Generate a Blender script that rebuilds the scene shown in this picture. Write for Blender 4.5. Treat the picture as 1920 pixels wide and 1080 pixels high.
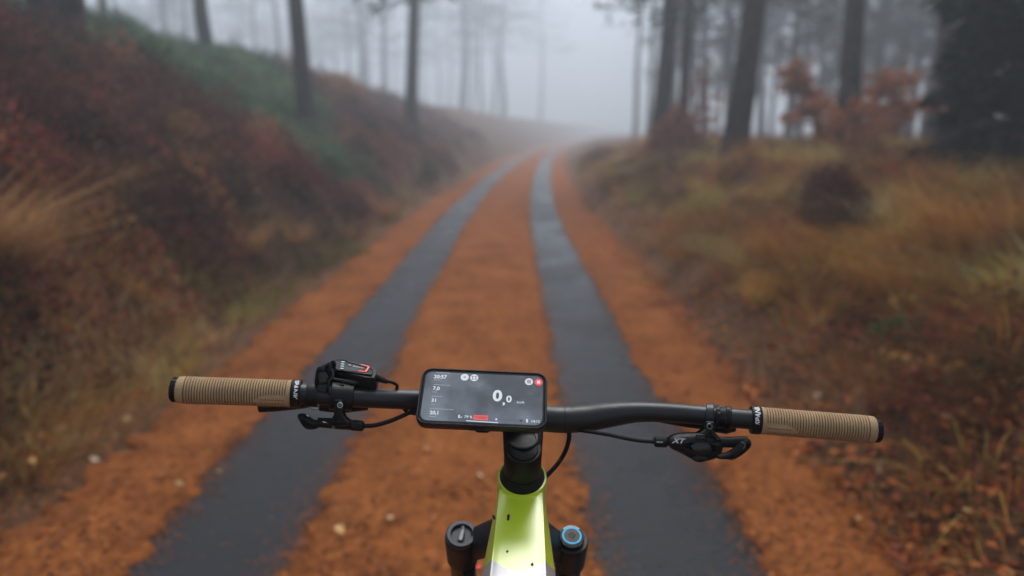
import bpy, math, random
import numpy as np
from mathutils import Vector, Matrix

for o in list(bpy.data.objects):
    bpy.data.objects.remove(o, do_unlink=True)
SC = bpy.context.scene
COL = SC.collection
R = math.radians
random.seed(7)
RNG = np.random.default_rng(11)

# ------------------------------------------------------------------ camera
CAM_H, PITCH, LENS = 1.42, R(12.0), 26.0
cd = bpy.data.cameras.new('camera')
cam = bpy.data.objects.new('camera', cd)
COL.objects.link(cam)
cam.location = (0, 0, CAM_H)
cam.rotation_euler = (R(90) - PITCH, 0, 0)
cd.lens, cd.sensor_width = LENS, 36.0
cd.clip_start, cd.clip_end = 0.02, 600
cd.dof.use_dof = True
cd.dof.focus_distance = 0.85
cd.dof.aperture_fstop = 2.2
SC.camera = cam

# ------------------------------------------------------------------ sky, sun, exposure
SUN_EL, SUN_AZ = R(62), R(4)          # azimuth measured from +Y (the way the road runs) to +X
w = bpy.data.worlds.new('World')
SC.world = w
w.use_nodes = True
nt = w.node_tree
nt.nodes.clear()
sky = nt.nodes.new('ShaderNodeTexSky')
sky.sky_type = 'NISHITA'
sky.sun_disc = False
sky.sun_elevation = SUN_EL
sky.sun_rotation = SUN_AZ
sky.air_density = 1.0
sky.dust_density = 2.0
sky.ozone_density = 1.0
hs = nt.nodes.new('ShaderNodeHueSaturation')
hs.inputs['Saturation'].default_value = 0.6
bg = nt.nodes.new('ShaderNodeBackground')
bg.inputs['Strength'].default_value = 0.085
wo = nt.nodes.new('ShaderNodeOutputWorld')
nt.links.new(sky.outputs[0], hs.inputs['Color'])
nt.links.new(hs.outputs[0], bg.inputs['Color'])
nt.links.new(bg.outputs[0], wo.inputs['Surface'])

sl = bpy.data.lights.new('sun', 'SUN')
sl.energy, sl.angle, sl.color = 1.5, R(30), (1.0, 0.975, 0.94)
sun = bpy.data.objects.new('sun', sl)
COL.objects.link(sun)
sd = Vector((-math.sin(SUN_AZ) * math.cos(SUN_EL), -math.cos(SUN_AZ) * math.cos(SUN_EL), -math.sin(SUN_EL)))
sun.rotation_euler = sd.to_track_quat('-Z', 'Y').to_euler()
sun.location = (0, 30, 40)

SC.view_settings.view_transform = 'Standard'
SC.view_settings.look = 'None'
SC.view_settings.gamma = 1
SC.view_settings.use_curve_mapping = False
SC.view_settings.exposure = 0.90
SC.render.engine = 'CYCLES'
cy = SC.cycles
cy.use_denoising = True
cy.use_adaptive_sampling = True
cy.adaptive_threshold = 0.02
cy.max_bounces, cy.diffuse_bounces, cy.glossy_bounces = 6, 3, 3
cy.transmission_bounces, cy.volume_bounces, cy.transparent_max_bounces = 2, 4, 4
cy.sample_clamp_indirect = 4.0

HAZE_DENSITY = 0.0115

# ------------------------------------------------------------------ helpers: objects
FPX = LENS / 36.0 * 1920
SP, CP = math.sin(PITCH), math.cos(PITCH)
VR, VU, VN = Vector((1, 0, 0)), Vector((0, SP, CP)), Vector((0, -CP, SP))   # right, up, towards the viewer


def at(px, py, d):
    """point seen at pixel (px, py) of the photograph, d metres away along the lens axis"""
    xc, yc = (px - 960) / FPX * d, (py - 540) / FPX * d
    return Vector((xc, d * CP - yc * SP, CAM_H - d * SP - yc * CP))


def tag(o, label=None, cat=None, group=None, kind=None):
    if label: o['label'] = label
    if cat: o['category'] = cat
    if group: o['group'] = group
    if kind: o['kind'] = kind
    return o


def empty(name, loc=(0, 0, 0), rot=(0, 0, 0), scale=1.0):
    o = bpy.data.objects.new(name, None)
    COL.objects.link(o)
    o.location, o.rotation_euler = loc, rot
    o.scale = (scale,) * 3 if isinstance(scale, (int, float)) else scale
    o.empty_display_size = 0.1
    return o


def link(name, me, parent=None, world=False):
    o = bpy.data.objects.new(name, me)
    COL.objects.link(o)
    if parent is not None:
        o.parent = parent
        if world:
            o.matrix_parent_inverse = Matrix.Translation(-parent.location)
    return o


def np_mesh(name, V, Fc, mat, cols=None, smooth=False):
    """mesh out of numpy arrays: V (n,3), Fc (m,k)"""
    V = np.ascontiguousarray(V, np.float32)
    Fc = np.ascontiguousarray(Fc, np.int32)
    me = bpy.data.meshes.new(name)
    me.vertices.add(len(V))
    me.vertices.foreach_set('co', V.ravel())
    k = Fc.shape[1]
    me.loops.add(Fc.size)
    me.loops.foreach_set('vertex_index', Fc.ravel())
    me.polygons.add(len(Fc))
    me.polygons.foreach_set('loop_start', np.arange(0, Fc.size, k, dtype=np.int32))
    me.polygons.foreach_set('loop_total', np.full(len(Fc), k, np.int32))
    if smooth:
        me.polygons.foreach_set('use_smooth', np.ones(len(Fc), bool))
    if cols is not None:
        a = me.color_attributes.new('tint', 'FLOAT_COLOR', 'POINT')
        c4 = np.ones((len(V), 4), np.float32)
        c4[:, :3] = cols
        a.data.foreach_set('color', c4.ravel())
    me.update()
    me.validate()
    if mat: me.materials.append(mat)
    return me


# ------------------------------------------------------------------ helpers: materials
def new_mat(name):
    m = bpy.data.materials.new(name)
    m.use_nodes = True
    n = m.node_tree.nodes
    return m, n, m.node_tree.links, n['Principled BSDF']


def plain(name, col, rough=0.5, metal=0.0, spec=0.5, coat=0.0, noise=0.0, nscale=40.0, bump=0.0, bscale=200.0, emit=None, estr=0.0, ior=1.5):
    m, n, l, b = new_mat(name)
    b.inputs['Base Color'].default_value = (*col, 1)
    b.inputs['Roughness'].default_value = rough
    b.inputs['Metallic'].default_value = metal
    b.inputs['Specular IOR Level'].default_value = spec
    b.inputs['Coat Weight'].default_value = coat
    b.inputs['Coat Roughness'].default_value = 0.08
    b.inputs['IOR'].default_value = ior
    tc = n.new('ShaderNodeTexCoord')
    if noise:
        t = n.new('ShaderNodeTexNoise')
        t.inputs['Scale'].default_value = nscale
        t.inputs['Detail'].default_value = 5
        l.new(tc.outputs['Object'], t.inputs['Vector'])
        mx = n.new('ShaderNodeMix')
        mx.data_type = 'RGBA'
        mx.inputs['A'].default_value = (*[c * (1 - noise) for c in col], 1)
        mx.inputs['B'].default_value = (*[min(1, c * (1 + noise)) for c in col], 1)
        l.new(t.outputs['Fac'], mx.inputs['Factor'])
        l.new(mx.outputs['Result'], b.inputs['Base Color'])
        mr = n.new('ShaderNodeMapRange')
        mr.inputs['To Min'].default_value = rough * 0.75
        mr.inputs['To Max'].default_value = min(1, rough * 1.25)
        l.new(t.outputs['Fac'], mr.inputs['Value'])
        l.new(mr.outputs[0], b.inputs['Roughness'])
    if bump:
        t2 = n.new('ShaderNodeTexNoise')
        t2.inputs['Scale'].default_value = bscale
        t2.inputs['Detail'].default_value = 3
        l.new(tc.outputs['Object'], t2.inputs['Vector'])
        bp = n.new('ShaderNodeBump')
        bp.inputs['Strength'].default_value = bump
        bp.inputs['Distance'].default_value = 0.002
        l.new(t2.outputs['Fac'], bp.inputs['Height'])
        l.new(bp.outputs[0], b.inputs['Normal'])
    if emit:
        b.inputs['Emission Color'].default_value = (*emit, 1)
        b.inputs['Emission Strength'].default_value = estr
    return m


def tinted(name, rough=0.75, spec=0.25, trans=0.0):
    """leaf and blade material: every leaf carries its own colour"""
    m, n, l, b = new_mat(name)
    a = n.new('ShaderNodeAttribute')
    a.attribute_name = 'tint'
    l.new(a.outputs['Color'], b.inputs['Base Color'])
    b.inputs['Roughness'].default_value = rough
    b.inputs['Specular IOR Level'].default_value = spec
    if trans:
        tr = n.new('ShaderNodeBsdfTranslucent')
        l.new(a.outputs['Color'], tr.inputs['Color'])
        mx = n.new('ShaderNodeMixShader')
        mx.inputs[0].default_value = trans
        l.new(b.outputs[0], mx.inputs[1])
        l.new(tr.outputs[0], mx.inputs[2])
        l.new(mx.outputs[0], n['Material Output'].inputs['Surface'])
    return m


def noise_ramp(name, scale, stops, rough=0.9, rough2=None, rscale=None, bump=0.4, bscale=60, bdist=0.01, detail=8, spec=0.3, coord='Object', fine=None):
    m, n, l, b = new_mat(name)
    tc = n.new('ShaderNodeTexCoord')
    t = n.new('ShaderNodeTexNoise')
    t.inputs['Scale'].default_value = scale
    t.inputs['Detail'].default_value = detail
    t.inputs['Roughness'].default_value = 0.65
    l.new(tc.outputs[coord], t.inputs['Vector'])
    fac = t.outputs['Fac']
    if fine:
        t3 = n.new('ShaderNodeTexNoise')
        t3.inputs['Scale'].default_value = fine
        t3.inputs['Detail'].default_value = 6
        l.new(tc.outputs[coord], t3.inputs['Vector'])
        av = n.new('ShaderNodeMix')
        av.data_type = 'FLOAT'
        av.inputs['Factor'].default_value = 0.45
        l.new(fac, av.inputs['A'])
        l.new(t3.outputs['Fac'], av.inputs['B'])
        fac = av.outputs['Result']
    r = n.new('ShaderNodeValToRGB')
    el = r.color_ramp.elements
    while len(el) < len(stops): el.new(0.5)
    for e, (p, c) in zip(el, stops):
        e.position, e.color = p, (*c, 1)
    l.new(fac, r.inputs['Fac'])
    l.new(r.outputs['Color'], b.inputs['Base Color'])
    b.inputs['Roughness'].default_value = rough
    b.inputs['Specular IOR Level'].default_value = spec
    if rough2 is not None:
        t4 = n.new('ShaderNodeTexNoise')
        t4.inputs['Scale'].default_value = rscale or scale
        t4.inputs['Detail'].default_value = 4
        l.new(tc.outputs[coord], t4.inputs['Vector'])
        mr = n.new('ShaderNodeMapRange')
        mr.inputs['From Min'].default_value, mr.inputs['From Max'].default_value = 0.38, 0.62
        mr.inputs['To Min'].default_value, mr.inputs['To Max'].default_value = rough, rough2
        l.new(t4.outputs['Fac'], mr.inputs['Value'])
        l.new(mr.outputs[0], b.inputs['Roughness'])
    t2 = n.new('ShaderNodeTexNoise')
    t2.inputs['Scale'].default_value = bscale
    t2.inputs['Detail'].default_value = 5
    l.new(tc.outputs[coord], t2.inputs['Vector'])
    bp = n.new('ShaderNodeBump')
    bp.inputs['Strength'].default_value = bump
    bp.inputs['Distance'].default_value = bdist
    l.new(t2.outputs['Fac'], bp.inputs['Height'])
    l.new(bp.outputs[0], b.inputs['Normal'])
    return m


def bark_mat(name, dark, light):
    m, n, l, b = new_mat(name)
    tc = n.new('ShaderNodeTexCoord')
    mp = n.new('ShaderNodeMapping')
    mp.inputs['Scale'].default_value = (1, 1, 0.22)
    l.new(tc.outputs['Object'], mp.inputs['Vector'])
    v = n.new('ShaderNodeTexVoronoi')
    v.inputs['Scale'].default_value = 22
    l.new(mp.outputs[0], v.inputs['Vector'])
    t = n.new('ShaderNodeTexNoise')
    t.inputs['Scale'].default_value = 9
    t.inputs['Detail'].default_value = 8
    l.new(mp.outputs[0], t.inputs['Vector'])
    mul = n.new('ShaderNodeMath')
    mul.operation = 'MULTIPLY'
    l.new(v.outputs['Distance'], mul.inputs[0])
    l.new(t.outputs['Fac'], mul.inputs[1])
    r = n.new('ShaderNodeValToRGB')
    r.color_ramp.elements[0].position, r.color_ramp.elements[0].color = 0.05, (*light, 1)
    r.color_ramp.elements[1].position, r.color_ramp.elements[1].color = 0.42, (*dark, 1)
    l.new(mul.outputs[0], r.inputs['Fac'])
    l.new(r.outputs['Color'], b.inputs['Base Color'])
    b.inputs['Roughness'].default_value = 0.95
    b.inputs['Specular IOR Level'].default_value = 0.2
    bp = n.new('ShaderNodeBump')
    bp.inputs['Strength'].default_value = 0.9
    bp.inputs['Distance'].default_value = 0.03
    bp.invert = True
    l.new(mul.outputs[0], bp.inputs['Height'])
    l.new(bp.outputs[0], b.inputs['Normal'])
    return m


M = {}
M['soil'] = noise_ramp('soil', 1.6, [(0.3, (0.040, 0.020, 0.010)), (0.55, (0.125, 0.056, 0.020)), (0.75, (0.20, 0.092, 0.030))], bump=0.8, bscale=25, bdist=0.03, fine=14)
M['asphalt'] = noise_ramp('asphalt', 1.1, [(0.3, (0.0085, 0.011, 0.015)), (0.6, (0.0145, 0.0185, 0.0245)), (0.8, (0.025, 0.029, 0.035))], rough=0.22, rough2=0.5, rscale=1.1, bump=0.55, bscale=170, bdist=0.004, spec=0.22, fine=60)
M['needles'] = noise_ramp('needles', 2.2, [(0.28, (0.085, 0.030, 0.012)), (0.43, (0.200, 0.062, 0.017)), (0.58, (0.33, 0.108, 0.029)), (0.76, (0.47, 0.190, 0.065))], rough=0.85, bump=0.9, bscale=75, bdist=0.012, fine=26, spec=0.06)
_b = M['needles'].node_tree.nodes['Principled BSDF']
_b.inputs['Sheen Weight'].default_value = 0.0
_b.inputs['Sheen Roughness'].default_value = 0.45
_b.inputs['Sheen Tint'].default_value = (1.0, 0.55, 0.28, 1)
M['leaf'] = tinted('foliage', trans=0.28)
M['blade'] = tinted('grass_blade', rough=0.6, trans=0.42)
M['flake'] = tinted('needle_flake', rough=0.85)
M['bark'] = bark_mat('pine_bark', (0.020, 0.016, 0.014), (0.080, 0.065, 0.055))
M['bark_dark'] = bark_mat('spruce_bark', (0.014, 0.012, 0.011), (0.055, 0.047, 0.042))
M['twig'] = plain('twig', (0.05, 0.032, 0.022), 0.9, noise=0.4, nscale=15)


# ------------------------------------------------------------------ terrain
def vnoise(x, y, seed=0):
    x, y = np.asarray(x, float), np.asarray(y, float)
    xi, yi = np.floor(x), np.floor(y)
    fx, fy = x - xi, y - yi
    fx, fy = fx * fx * (3 - 2 * fx), fy * fy * (3 - 2 * fy)

    def h(a, b):
        s = np.sin(a * 127.1 + b * 311.7 + seed * 74.7) * 43758.5453
        return s - np.floor(s)
    return (h(xi, yi) * (1 - fx) + h(xi + 1, yi) * fx) * (1 - fy) + (h(xi, yi + 1) * (1 - fx) + h(xi + 1, yi + 1) * fx) * fy


def fbm(x, y, seed=0, o=4):
    s, a, t = 0, 0.5, 0
    for i in range(o):
        s = s + a * vnoise(np.asarray(x) * 2 ** i, np.asarray(y) * 2 ** i, seed + i)
        t += a
        a *= 0.5
    return s / t


def sstep(a, b, x):
    t = np.clip((x - a) / (b - a), 0, 1)
    return t * t * (3 - 2 * t)


def cx(y):
    """centre line of the road"""
    return -0.22 + 0.00643 * np.clip(np.asarray(y, float) - 9, 0, None) ** 1.58


def hz(x, y):
    """height of the ground"""
    x, y = np.asarray(x, float), np.asarray(y, float)
    u = x - cx(y)
    tl = np.clip((-u - 1.72) / 4.8, 0, 1)
    crest = 2.95 + 0.35 * (fbm(y * 0.16, y * 0 + 3.3, 5) - 0.5)
    zl = crest * (tl * (1.3 - 0.3 * tl)) * sstep(0, 0.16, tl)
    tr = np.clip((u - 1.42) / 3.5, 0, 1)
    top = 1.02 * (1 - 0.30 * sstep(24, 48, y)) * (0.9 + 0.2 * fbm(y * 0.2, y * 0 + 9.1, 8))
    zr = top * (1 - (1 - tr) ** 1.8) * sstep(0, 0.14, tr)
    bank = sstep(1.7, 3.0, np.abs(u))
    n = (fbm(x * 0.55, y * 0.55, 1) - 0.5) * np.where(u < 0, 0.55, 0.34) * bank + (fbm(x * 1.5, y * 1.5, 2, 3) - 0.5) * np.where(u < 0, 0.36, 0.34) * bank
    return zl + zr + n - 0.05 * (1 - sstep(1.30, 1.55, np.abs(u + 0.05)))


def ground_at(px, py, near=1.2, far=70):
    """where the line of sight through a pixel meets the ground"""
    d = np.linspace(near, far, 4000)
    xc, yc = (px - 960) / FPX * d, (py - 540) / FPX * d
    X, Y, Z = xc, d * CP - yc * SP, CAM_H - d * SP - yc * CP
    below = np.nonzero(Z <= np.maximum(hz(X, Y), 0.0))[0]
    i = below[0] if len(below) else len(d) - 1
    return Vector((X[i], Y[i], max(float(hz(X[i], Y[i])), 0.0)))


def on_ground(px, dist):
    """foot of something that stands dist metres ahead in image column px"""
    x = (px - 960) / FPX * dist * CP
    y = dist
    return Vector((x, y, float(hz(x, y))))


us = np.concatenate([-np.geomspace(80, 9.2, 26), np.arange(-9.0, -1.9, 0.14), np.arange(-1.9, 1.9, 0.1), np.arange(1.9, 7.6, 0.14), np.geomspace(7.8, 80, 26)])
ys = np.concatenate([-np.geomspace(24, 3.2, 8), np.arange(-3, 22, 0.16), np.geomspace(22, 300, 150)])
U, Y = np.meshgrid(us, ys)
X = cx(Y) * np.clip(1 - (np.abs(U) - 20) / 40, 0, 1) + U
Z = hz(X, Y)
ni, nj = U.shape
idx = np.arange(ni * nj).reshape(ni, nj)
quads = np.stack([idx[:-1, :-1], idx[:-1, 1:], idx[1:, 1:], idx[1:, :-1]], -1).reshape(-1, 4)
g = link('ground', np_mesh('ground', np.stack([X, Y, Z], -1).reshape(-1, 3), quads, M['soil'], smooth=True))
tag(g, 'dark forest soil of the road banks and the woodland floor', 'ground', kind='structure')


def strip(name, u0, u1, nu, yy, zf, mat):
    """ribbon along the road between two edge functions"""
    a = np.array([u0(y) for y in yy])[:, None]
    b = np.array([u1(y) for y in yy])[:, None]
    t = np.linspace(0, 1, nu)[None, :]
    UU = a + (b - a) * t
    YY = np.repeat(yy[:, None], nu, 1)
    XX = cx(YY) + UU
    ZZ = zf(t, UU, XX, YY)
    ii = np.arange(XX.size).reshape(XX.shape)
    q = np.stack([ii[:-1, :-1], ii[:-1, 1:], ii[1:, 1:], ii[1:, :-1]], -1).reshape(-1, 4)
    return np.stack([XX, YY, ZZ], -1).reshape(-1, 3), q


ry = np.concatenate([np.arange(-6, 20, 0.05), np.geomspace(20, 150, 280)])
V, q = strip('road', lambda y: -1.5, lambda y: 1.36, 22, ry, lambda t, u, x, y: 0.006 + 0.02 * (1 - (u / 1.5) ** 2) - 0.012 * np.exp(-((np.abs(u + 0.03) - 0.76) / 0.22) ** 2), M['asphalt'])
rd = link('road', np_mesh('road', V, q, M['asphalt'], smooth=True))
tag(rd, 'dark wet asphalt forest lane showing as two wheel tracks', 'road', kind='structure')


def wob(seed, amp):
    rj = random.Random(seed)

    def f(y):
        return float(amp * (1.0 * (fbm(y * 0.9, seed * 3.7, seed, 2) - 0.5) + 0.45 * (fbm(y * 4.2, seed * 1.7, seed + 3, 2) - 0.5) + 1.2 * (fbm(y * 14.0, seed * 2.7, seed + 6, 2) - 0.5))) + rj.uniform(-0.035, 0.035)
    return f


def roadz(u):
    return 0.006 + 0.02 * (1 - np.clip(np.abs(u) / 1.5, 0, 1) ** 2) - 0.012 * np.exp(-((np.abs(u + 0.03) - 0.76) / 0.22) ** 2)


def litter_z(t, u, x, y):
    e = np.sin(np.pi * np.clip(t, 0.0, 1.0)) ** 0.5
    base = np.maximum(roadz(u), hz(x, y))
    return base + 0.003 + e * (0.012 + 0.022 * fbm(x * 5, y * 5, 4, 3))


wl = [wob(i, 0.060) for i in range(1, 7)]
Vs, qs, off = [], [], 0
for a, b, nu in ((lambda y: -1.56 + 1.6 * wl[0](y), lambda y: -1.010 - 0.06 * math.exp(-max(y - 1.5, 0) / 2) + wl[1](y), 18),
                 (lambda y: -0.51 + wl[2](y), lambda y: 0.475 + wl[3](y), 26),
                 (lambda y: 0.985 + 0.13 * math.exp(-max(y - 1.5, 0) / 2.2) + wl[4](y), lambda y: 1.58 + 1.9 * wl[5](y), 18)):
    V, q = strip('n', a, b, nu, ry, litter_z, None)
    Vs.append(V); qs.append(q + off); off += len(V)
nl = link('needle_litter', np_mesh('needle_litter', np.concatenate(Vs), np.concatenate(qs), M['needles'], smooth=True))
tag(nl, 'carpet of fallen orange larch needles along the lane edges and middle', 'needle litter', kind='stuff')


# ------------------------------------------------------------------ leaf and blade clouds
def unit(v):
    return v / np.maximum(np.linalg.norm(v, axis=-1, keepdims=True), 1e-9)


def leaf_quads(C, size, col, flat=0.0, aspect=0.55, rng=RNG, direction=None):
    """rhombic leaves at C (n,3) of length size (n,), colour col (n,3)"""
    n = len(C)
    a = unit(rng.normal(size=(n, 3))) if direction is None else unit(direction + rng.normal(size=(n, 3)) * 0.25)
    b = rng.normal(size=(n, 3))
    if flat:
        a[:, 2] *= (1 - flat); a = unit(a)
        b[:, 2] *= (1 - flat)
    b = unit(b - (b * a).sum(1, keepdims=True) * a)
    s = np.asarray(size).reshape(-1, 1)
    V = np.stack([C - a * s * 0.5, C + b * s * 0.5 * aspect, C + a * s * 0.5, C - b * s * 0.5 * aspect], 1).reshape(-1, 3)
    Fc = np.arange(4 * n).reshape(n, 4)
    return V, Fc, np.repeat(col, 4, 0)


def blades(B, h, lean, wid, col, rng=RNG):
    """grass blades: two quads each, from B (n,3), height h, lean vector (n,2) in metres at the tip"""
    n = len(B)
    ang = rng.uniform(0, 2 * np.pi, n)
    wv = np.stack([np.cos(ang), np.sin(ang), np.zeros(n)], 1) * np.asarray(wid).reshape(-1, 1) * 0.5
    L = np.concatenate([lean, np.zeros((n, 1))], 1)
    mid = B + L * 0.3 + np.stack([np.zeros(n), np.zeros(n), h * 0.62], 1)
    tip = B + L + np.stack([np.zeros(n), np.zeros(n), h], 1)
    V = np.stack([B - wv, B + wv, mid - wv * 0.8, mid + wv * 0.8, tip - wv * 0.15, tip + wv * 0.15], 1).reshape(-1, 3)
    i0 = np.arange(n) * 6
    Fc = np.concatenate([np.stack([i0, i0 + 1, i0 + 3, i0 + 2], 1), np.stack([i0 + 2, i0 + 3, i0 + 5, i0 + 4], 1)])
    return V, Fc, np.repeat(col, 6, 0)


def pick(pal, n, rng=RNG, jit=0.25):
    p = np.array(pal)[rng.integers(0, len(pal), n)]
    return np.clip(p * rng.uniform(1 - jit, 1 + jit, (n, 1)) * rng.uniform(0.92, 1.08, (n, 3)), 0, 1)


def merge(parts):
    Vs, Fs, Cs, o = [], [], [], 0
    for V, Fc, C in parts:
        Vs.append(V); Fs.append(Fc + o); Cs.append(C); o += len(V)
    return np.concatenate(Vs), np.concatenate(Fs), np.concatenate(Cs)


P_HEATH = [(0.18, 0.034, 0.022), (0.125, 0.026, 0.017), (0.23, 0.052, 0.028), (0.075, 0.020, 0.013), (0.27, 0.080, 0.034)]
P_DARK = [(0.034, 0.022, 0.012), (0.050, 0.028, 0.015), (0.026, 0.024, 0.014)]
P_TAN = [(0.52, 0.29, 0.115), (0.44, 0.225, 0.080), (0.58, 0.36, 0.17), (0.37, 0.175, 0.062)]
P_OCHRE = [(0.50, 0.235, 0.050), (0.42, 0.185, 0.040), (0.56, 0.29, 0.075), (0.32, 0.135, 0.034), (0.37, 0.20, 0.044), (0.45, 0.155, 0.042)]
P_OLIVE = [(0.16, 0.155, 0.036), (0.115, 0.135, 0.032), (0.25, 0.19, 0.045)]
P_GREEN = [(0.085, 0.165, 0.075), (0.065, 0.130, 0.062), (0.110, 0.190, 0.092), (0.080, 0.150, 0.082)]
P_RUST = [(0.50, 0.145, 0.034), (0.42, 0.105, 0.027), (0.55, 0.20, 0.05), (0.33, 0.082, 0.024)]
P_PALE = [(0.55, 0.40, 0.24), (0.62, 0.48, 0.32), (0.48, 0.30, 0.16)]


def scatter(n, umin, umax, ymin, ymax, power=1.0):
    """points on the banks, denser close to the viewer"""
    u = RNG.uniform(umin, umax, n)
    t = RNG.uniform(0, 1, n)
    k = 1 - power
    y = (ymin ** k + t * (ymax ** k - ymin ** k)) ** (1 / k) if power != 1 else ymin * (ymax / ymin) ** t
    x = cx(y) + u
    return x, y, u


def clumps(x, y, radius, height, per, leaf, palf, aspect=0.5, flat=0.2, dens_y=10.0):
    """low bushy clumps: palf(i) gives each clump its palette"""
    n = len(x)
    z = hz(x, y)
    parts = []
    scale = np.clip(y / dens_y, 1.0, 4.0)
    cnt = np.maximum((per / scale ** 1.3).astype(int), 8)
    tot = cnt.sum()
    own = np.repeat(np.arange(n), cnt)
    r = np.sqrt(RNG.uniform(0, 1, tot)) * radius[own]
    a = RNG.uniform(0, 2 * np.pi, tot)
    dome = np.sqrt(np.clip(1 - (r / radius[own]) ** 2, 0.02, 1))
    hh = RNG.uniform(0.15, 1.0, tot) ** 0.7 * dome * height[own]
    px_, py_ = x[own] + r * np.cos(a), y[own] + r * np.sin(a)
    C = np.stack([px_, py_, hz(px_, py_) + hh + 0.01], 1)
    col = palf(own)
    s = leaf * scale[own] ** 0.75 * RNG.uniform(0.6, 1.5, tot)
    return leaf_quads(C, s, col, flat=flat, aspect=aspect)


def tuft_blades(x, y, per, h, spread, wid, palf, fall=0.55, dens_y=9.0, down=(0, 0)):
    n = len(x)
    scale = np.clip(y / dens_y, 1.0, 4.0)
    cnt = np.maximum((per / scale ** 1.3).astype(int), 5)
    own = np.repeat(np.arange(n), cnt)
    tot = len(own)
    a = RNG.uniform(0, 2 * np.pi, tot)
    r = np.sqrt(RNG.uniform(0, 1, tot)) * spread[own]
    bx, by = x[own] + r * np.cos(a), y[own] + r * np.sin(a)
    B = np.stack([bx, by, hz(bx, by) - 0.01], 1)
    hh = h[own] * RNG.uniform(0.45, 1.15, tot)
    comb = RNG.uniform(0, 2 * np.pi, n)
    dirv = np.stack([np.cos(a) + 1.2 * np.cos(comb[own]) + down[0], np.sin(a) + 1.2 * np.sin(comb[own]) + down[1]], 1)
    lean = dirv * (hh * RNG.uniform(0.2, fall * 1.5, tot))[:, None]
    return blades(B, hh * RNG.uniform(0.55, 1.0, tot), lean, wid * scale[own] * RNG.uniform(0.7, 1.4, tot), palf(own))


def patch_mix(x, y, seed, pals, scale=0.8):
    """each clump gets a palette by patches of noise"""
    f = fbm(x * scale, y * scale, seed, 3)
    f = (np.argsort(np.argsort(f)) / len(f))
    k = np.minimum((f * len(pals)).astype(int), len(pals) - 1)
    sw = RNG.uniform(0, 1, len(x)) < 0.22
    k = np.where(sw, RNG.integers(0, len(pals), len(x)), k)
    P = [np.array(p) for p in pals]

    def f2(own):
        n = len(own)
        out = np.zeros((n, 3))
        kk = k[own]
        for i, p in enumerate(P):
            m = kk == i
            out[m] = p[RNG.integers(0, len(p), m.sum())]
        tone = np.exp(RNG.normal(0, 0.75 if seed in (55, 62) else 0.40, len(x)) + 3.2 * (fbm(x * 1.3, y * 1.3, seed + 40, 3) - (0.56 if seed < 20 or seed == 55 else 0.46)))[own][:, None]
        return np.clip(out * np.clip(tone, 0.12, 2.2) * RNG.uniform(0.75, 1.25, (n, 1)), 0, 0.62)
    return f2


def green_zone(x, y):
    u = x - cx(y)
    a = np.exp(-(((u + 6.4) / 1.9) ** 2 + ((y - 14.5) / 5.5) ** 2))
    b = np.exp(-(((u + 3.6 - 0.75 * (y - 12)) / 0.95) ** 2 + ((y - 12.3) / 2.1) ** 2))
    c = np.exp(-(((u + 5.0) / 1.7) ** 2 + ((y - 14) / 4.2) ** 2))
    return np.maximum(np.maximum(a, b), c)


# left bank: heather, with bilberry where the bank is green
x, y, u = scatter(5200, -8.2, -2.05, 2.2, 42, 1.15)
gz = green_zone(x, y) + 0.25 * (fbm(x * 1.5, y * 1.5, 31) - 0.5)
isg = gz > 0.42
foot = (u > -2.7) & (RNG.uniform(0, 1, len(u)) < 0.7)
hx, hy = x[~isg & ~foot], y[~isg & ~foot]
hp = clumps(hx, hy, RNG.uniform(0.12, 0.50, len(hx)), 0.10 + 0.50 * RNG.uniform(0, 1, len(hx)) ** 2, 95, 0.042,
            patch_mix(hx, hy, 3, [P_DARK, P_HEATH, P_HEATH, P_HEATH[:3], P_HEATH + P_DARK, P_DARK + P_TAN[3:] + P_HEATH]), aspect=0.45)
bx_, by_, bu_ = scatter(420, -7.6, -2.2, 2.4, 26, 1.1)
ok = green_zone(bx_, by_) < 0.35
bx_, by_ = bx_[ok], by_[ok]
hp2 = clumps(bx_, by_, RNG.uniform(0.22, 0.5, len(bx_)), RNG.uniform(0.35, 0.75, len(bx_)), 420, 0.044,
             patch_mix(bx_, by_, 55, [P_DARK, P_HEATH[:4], P_HEATH, P_DARK + P_HEATH[3:4], P_HEATH[:3], P_TAN[3:] + P_HEATH[2:]], 1.6), aspect=0.42, flat=0.0)
hp = merge([hp, hp2])
tag(link('heather_cover', np_mesh('heather_cover', *hp[:2], M['leaf'], hp[2])), 'red brown withered heather covering the left bank', 'heather', kind='stuff')
gx, gy = x[isg], y[isg]
ex, ey, eu = scatter(800, -7.6, -2.6, 9, 21, 0.9)
ok = green_zone(ex, ey) > 0.5
gx, gy = np.concatenate([gx, ex[ok]]), np.concatenate([gy, ey[ok]])
gp = clumps(gx, gy, RNG.uniform(0.25, 0.5, len(gx)), RNG.uniform(0.25, 0.45, len(gx)), 110, 0.036, patch_mix(gx, gy, 6, [P_GREEN, P_GREEN, P_GREEN + P_OLIVE[:1]]), aspect=0.6)
tag(link('bilberry_cover', np_mesh('bilberry_cover', *gp[:2], M['leaf'], gp[2])), 'dark green bilberry growing along the crest of the left bank', 'bilberry', kind='stuff')

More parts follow.
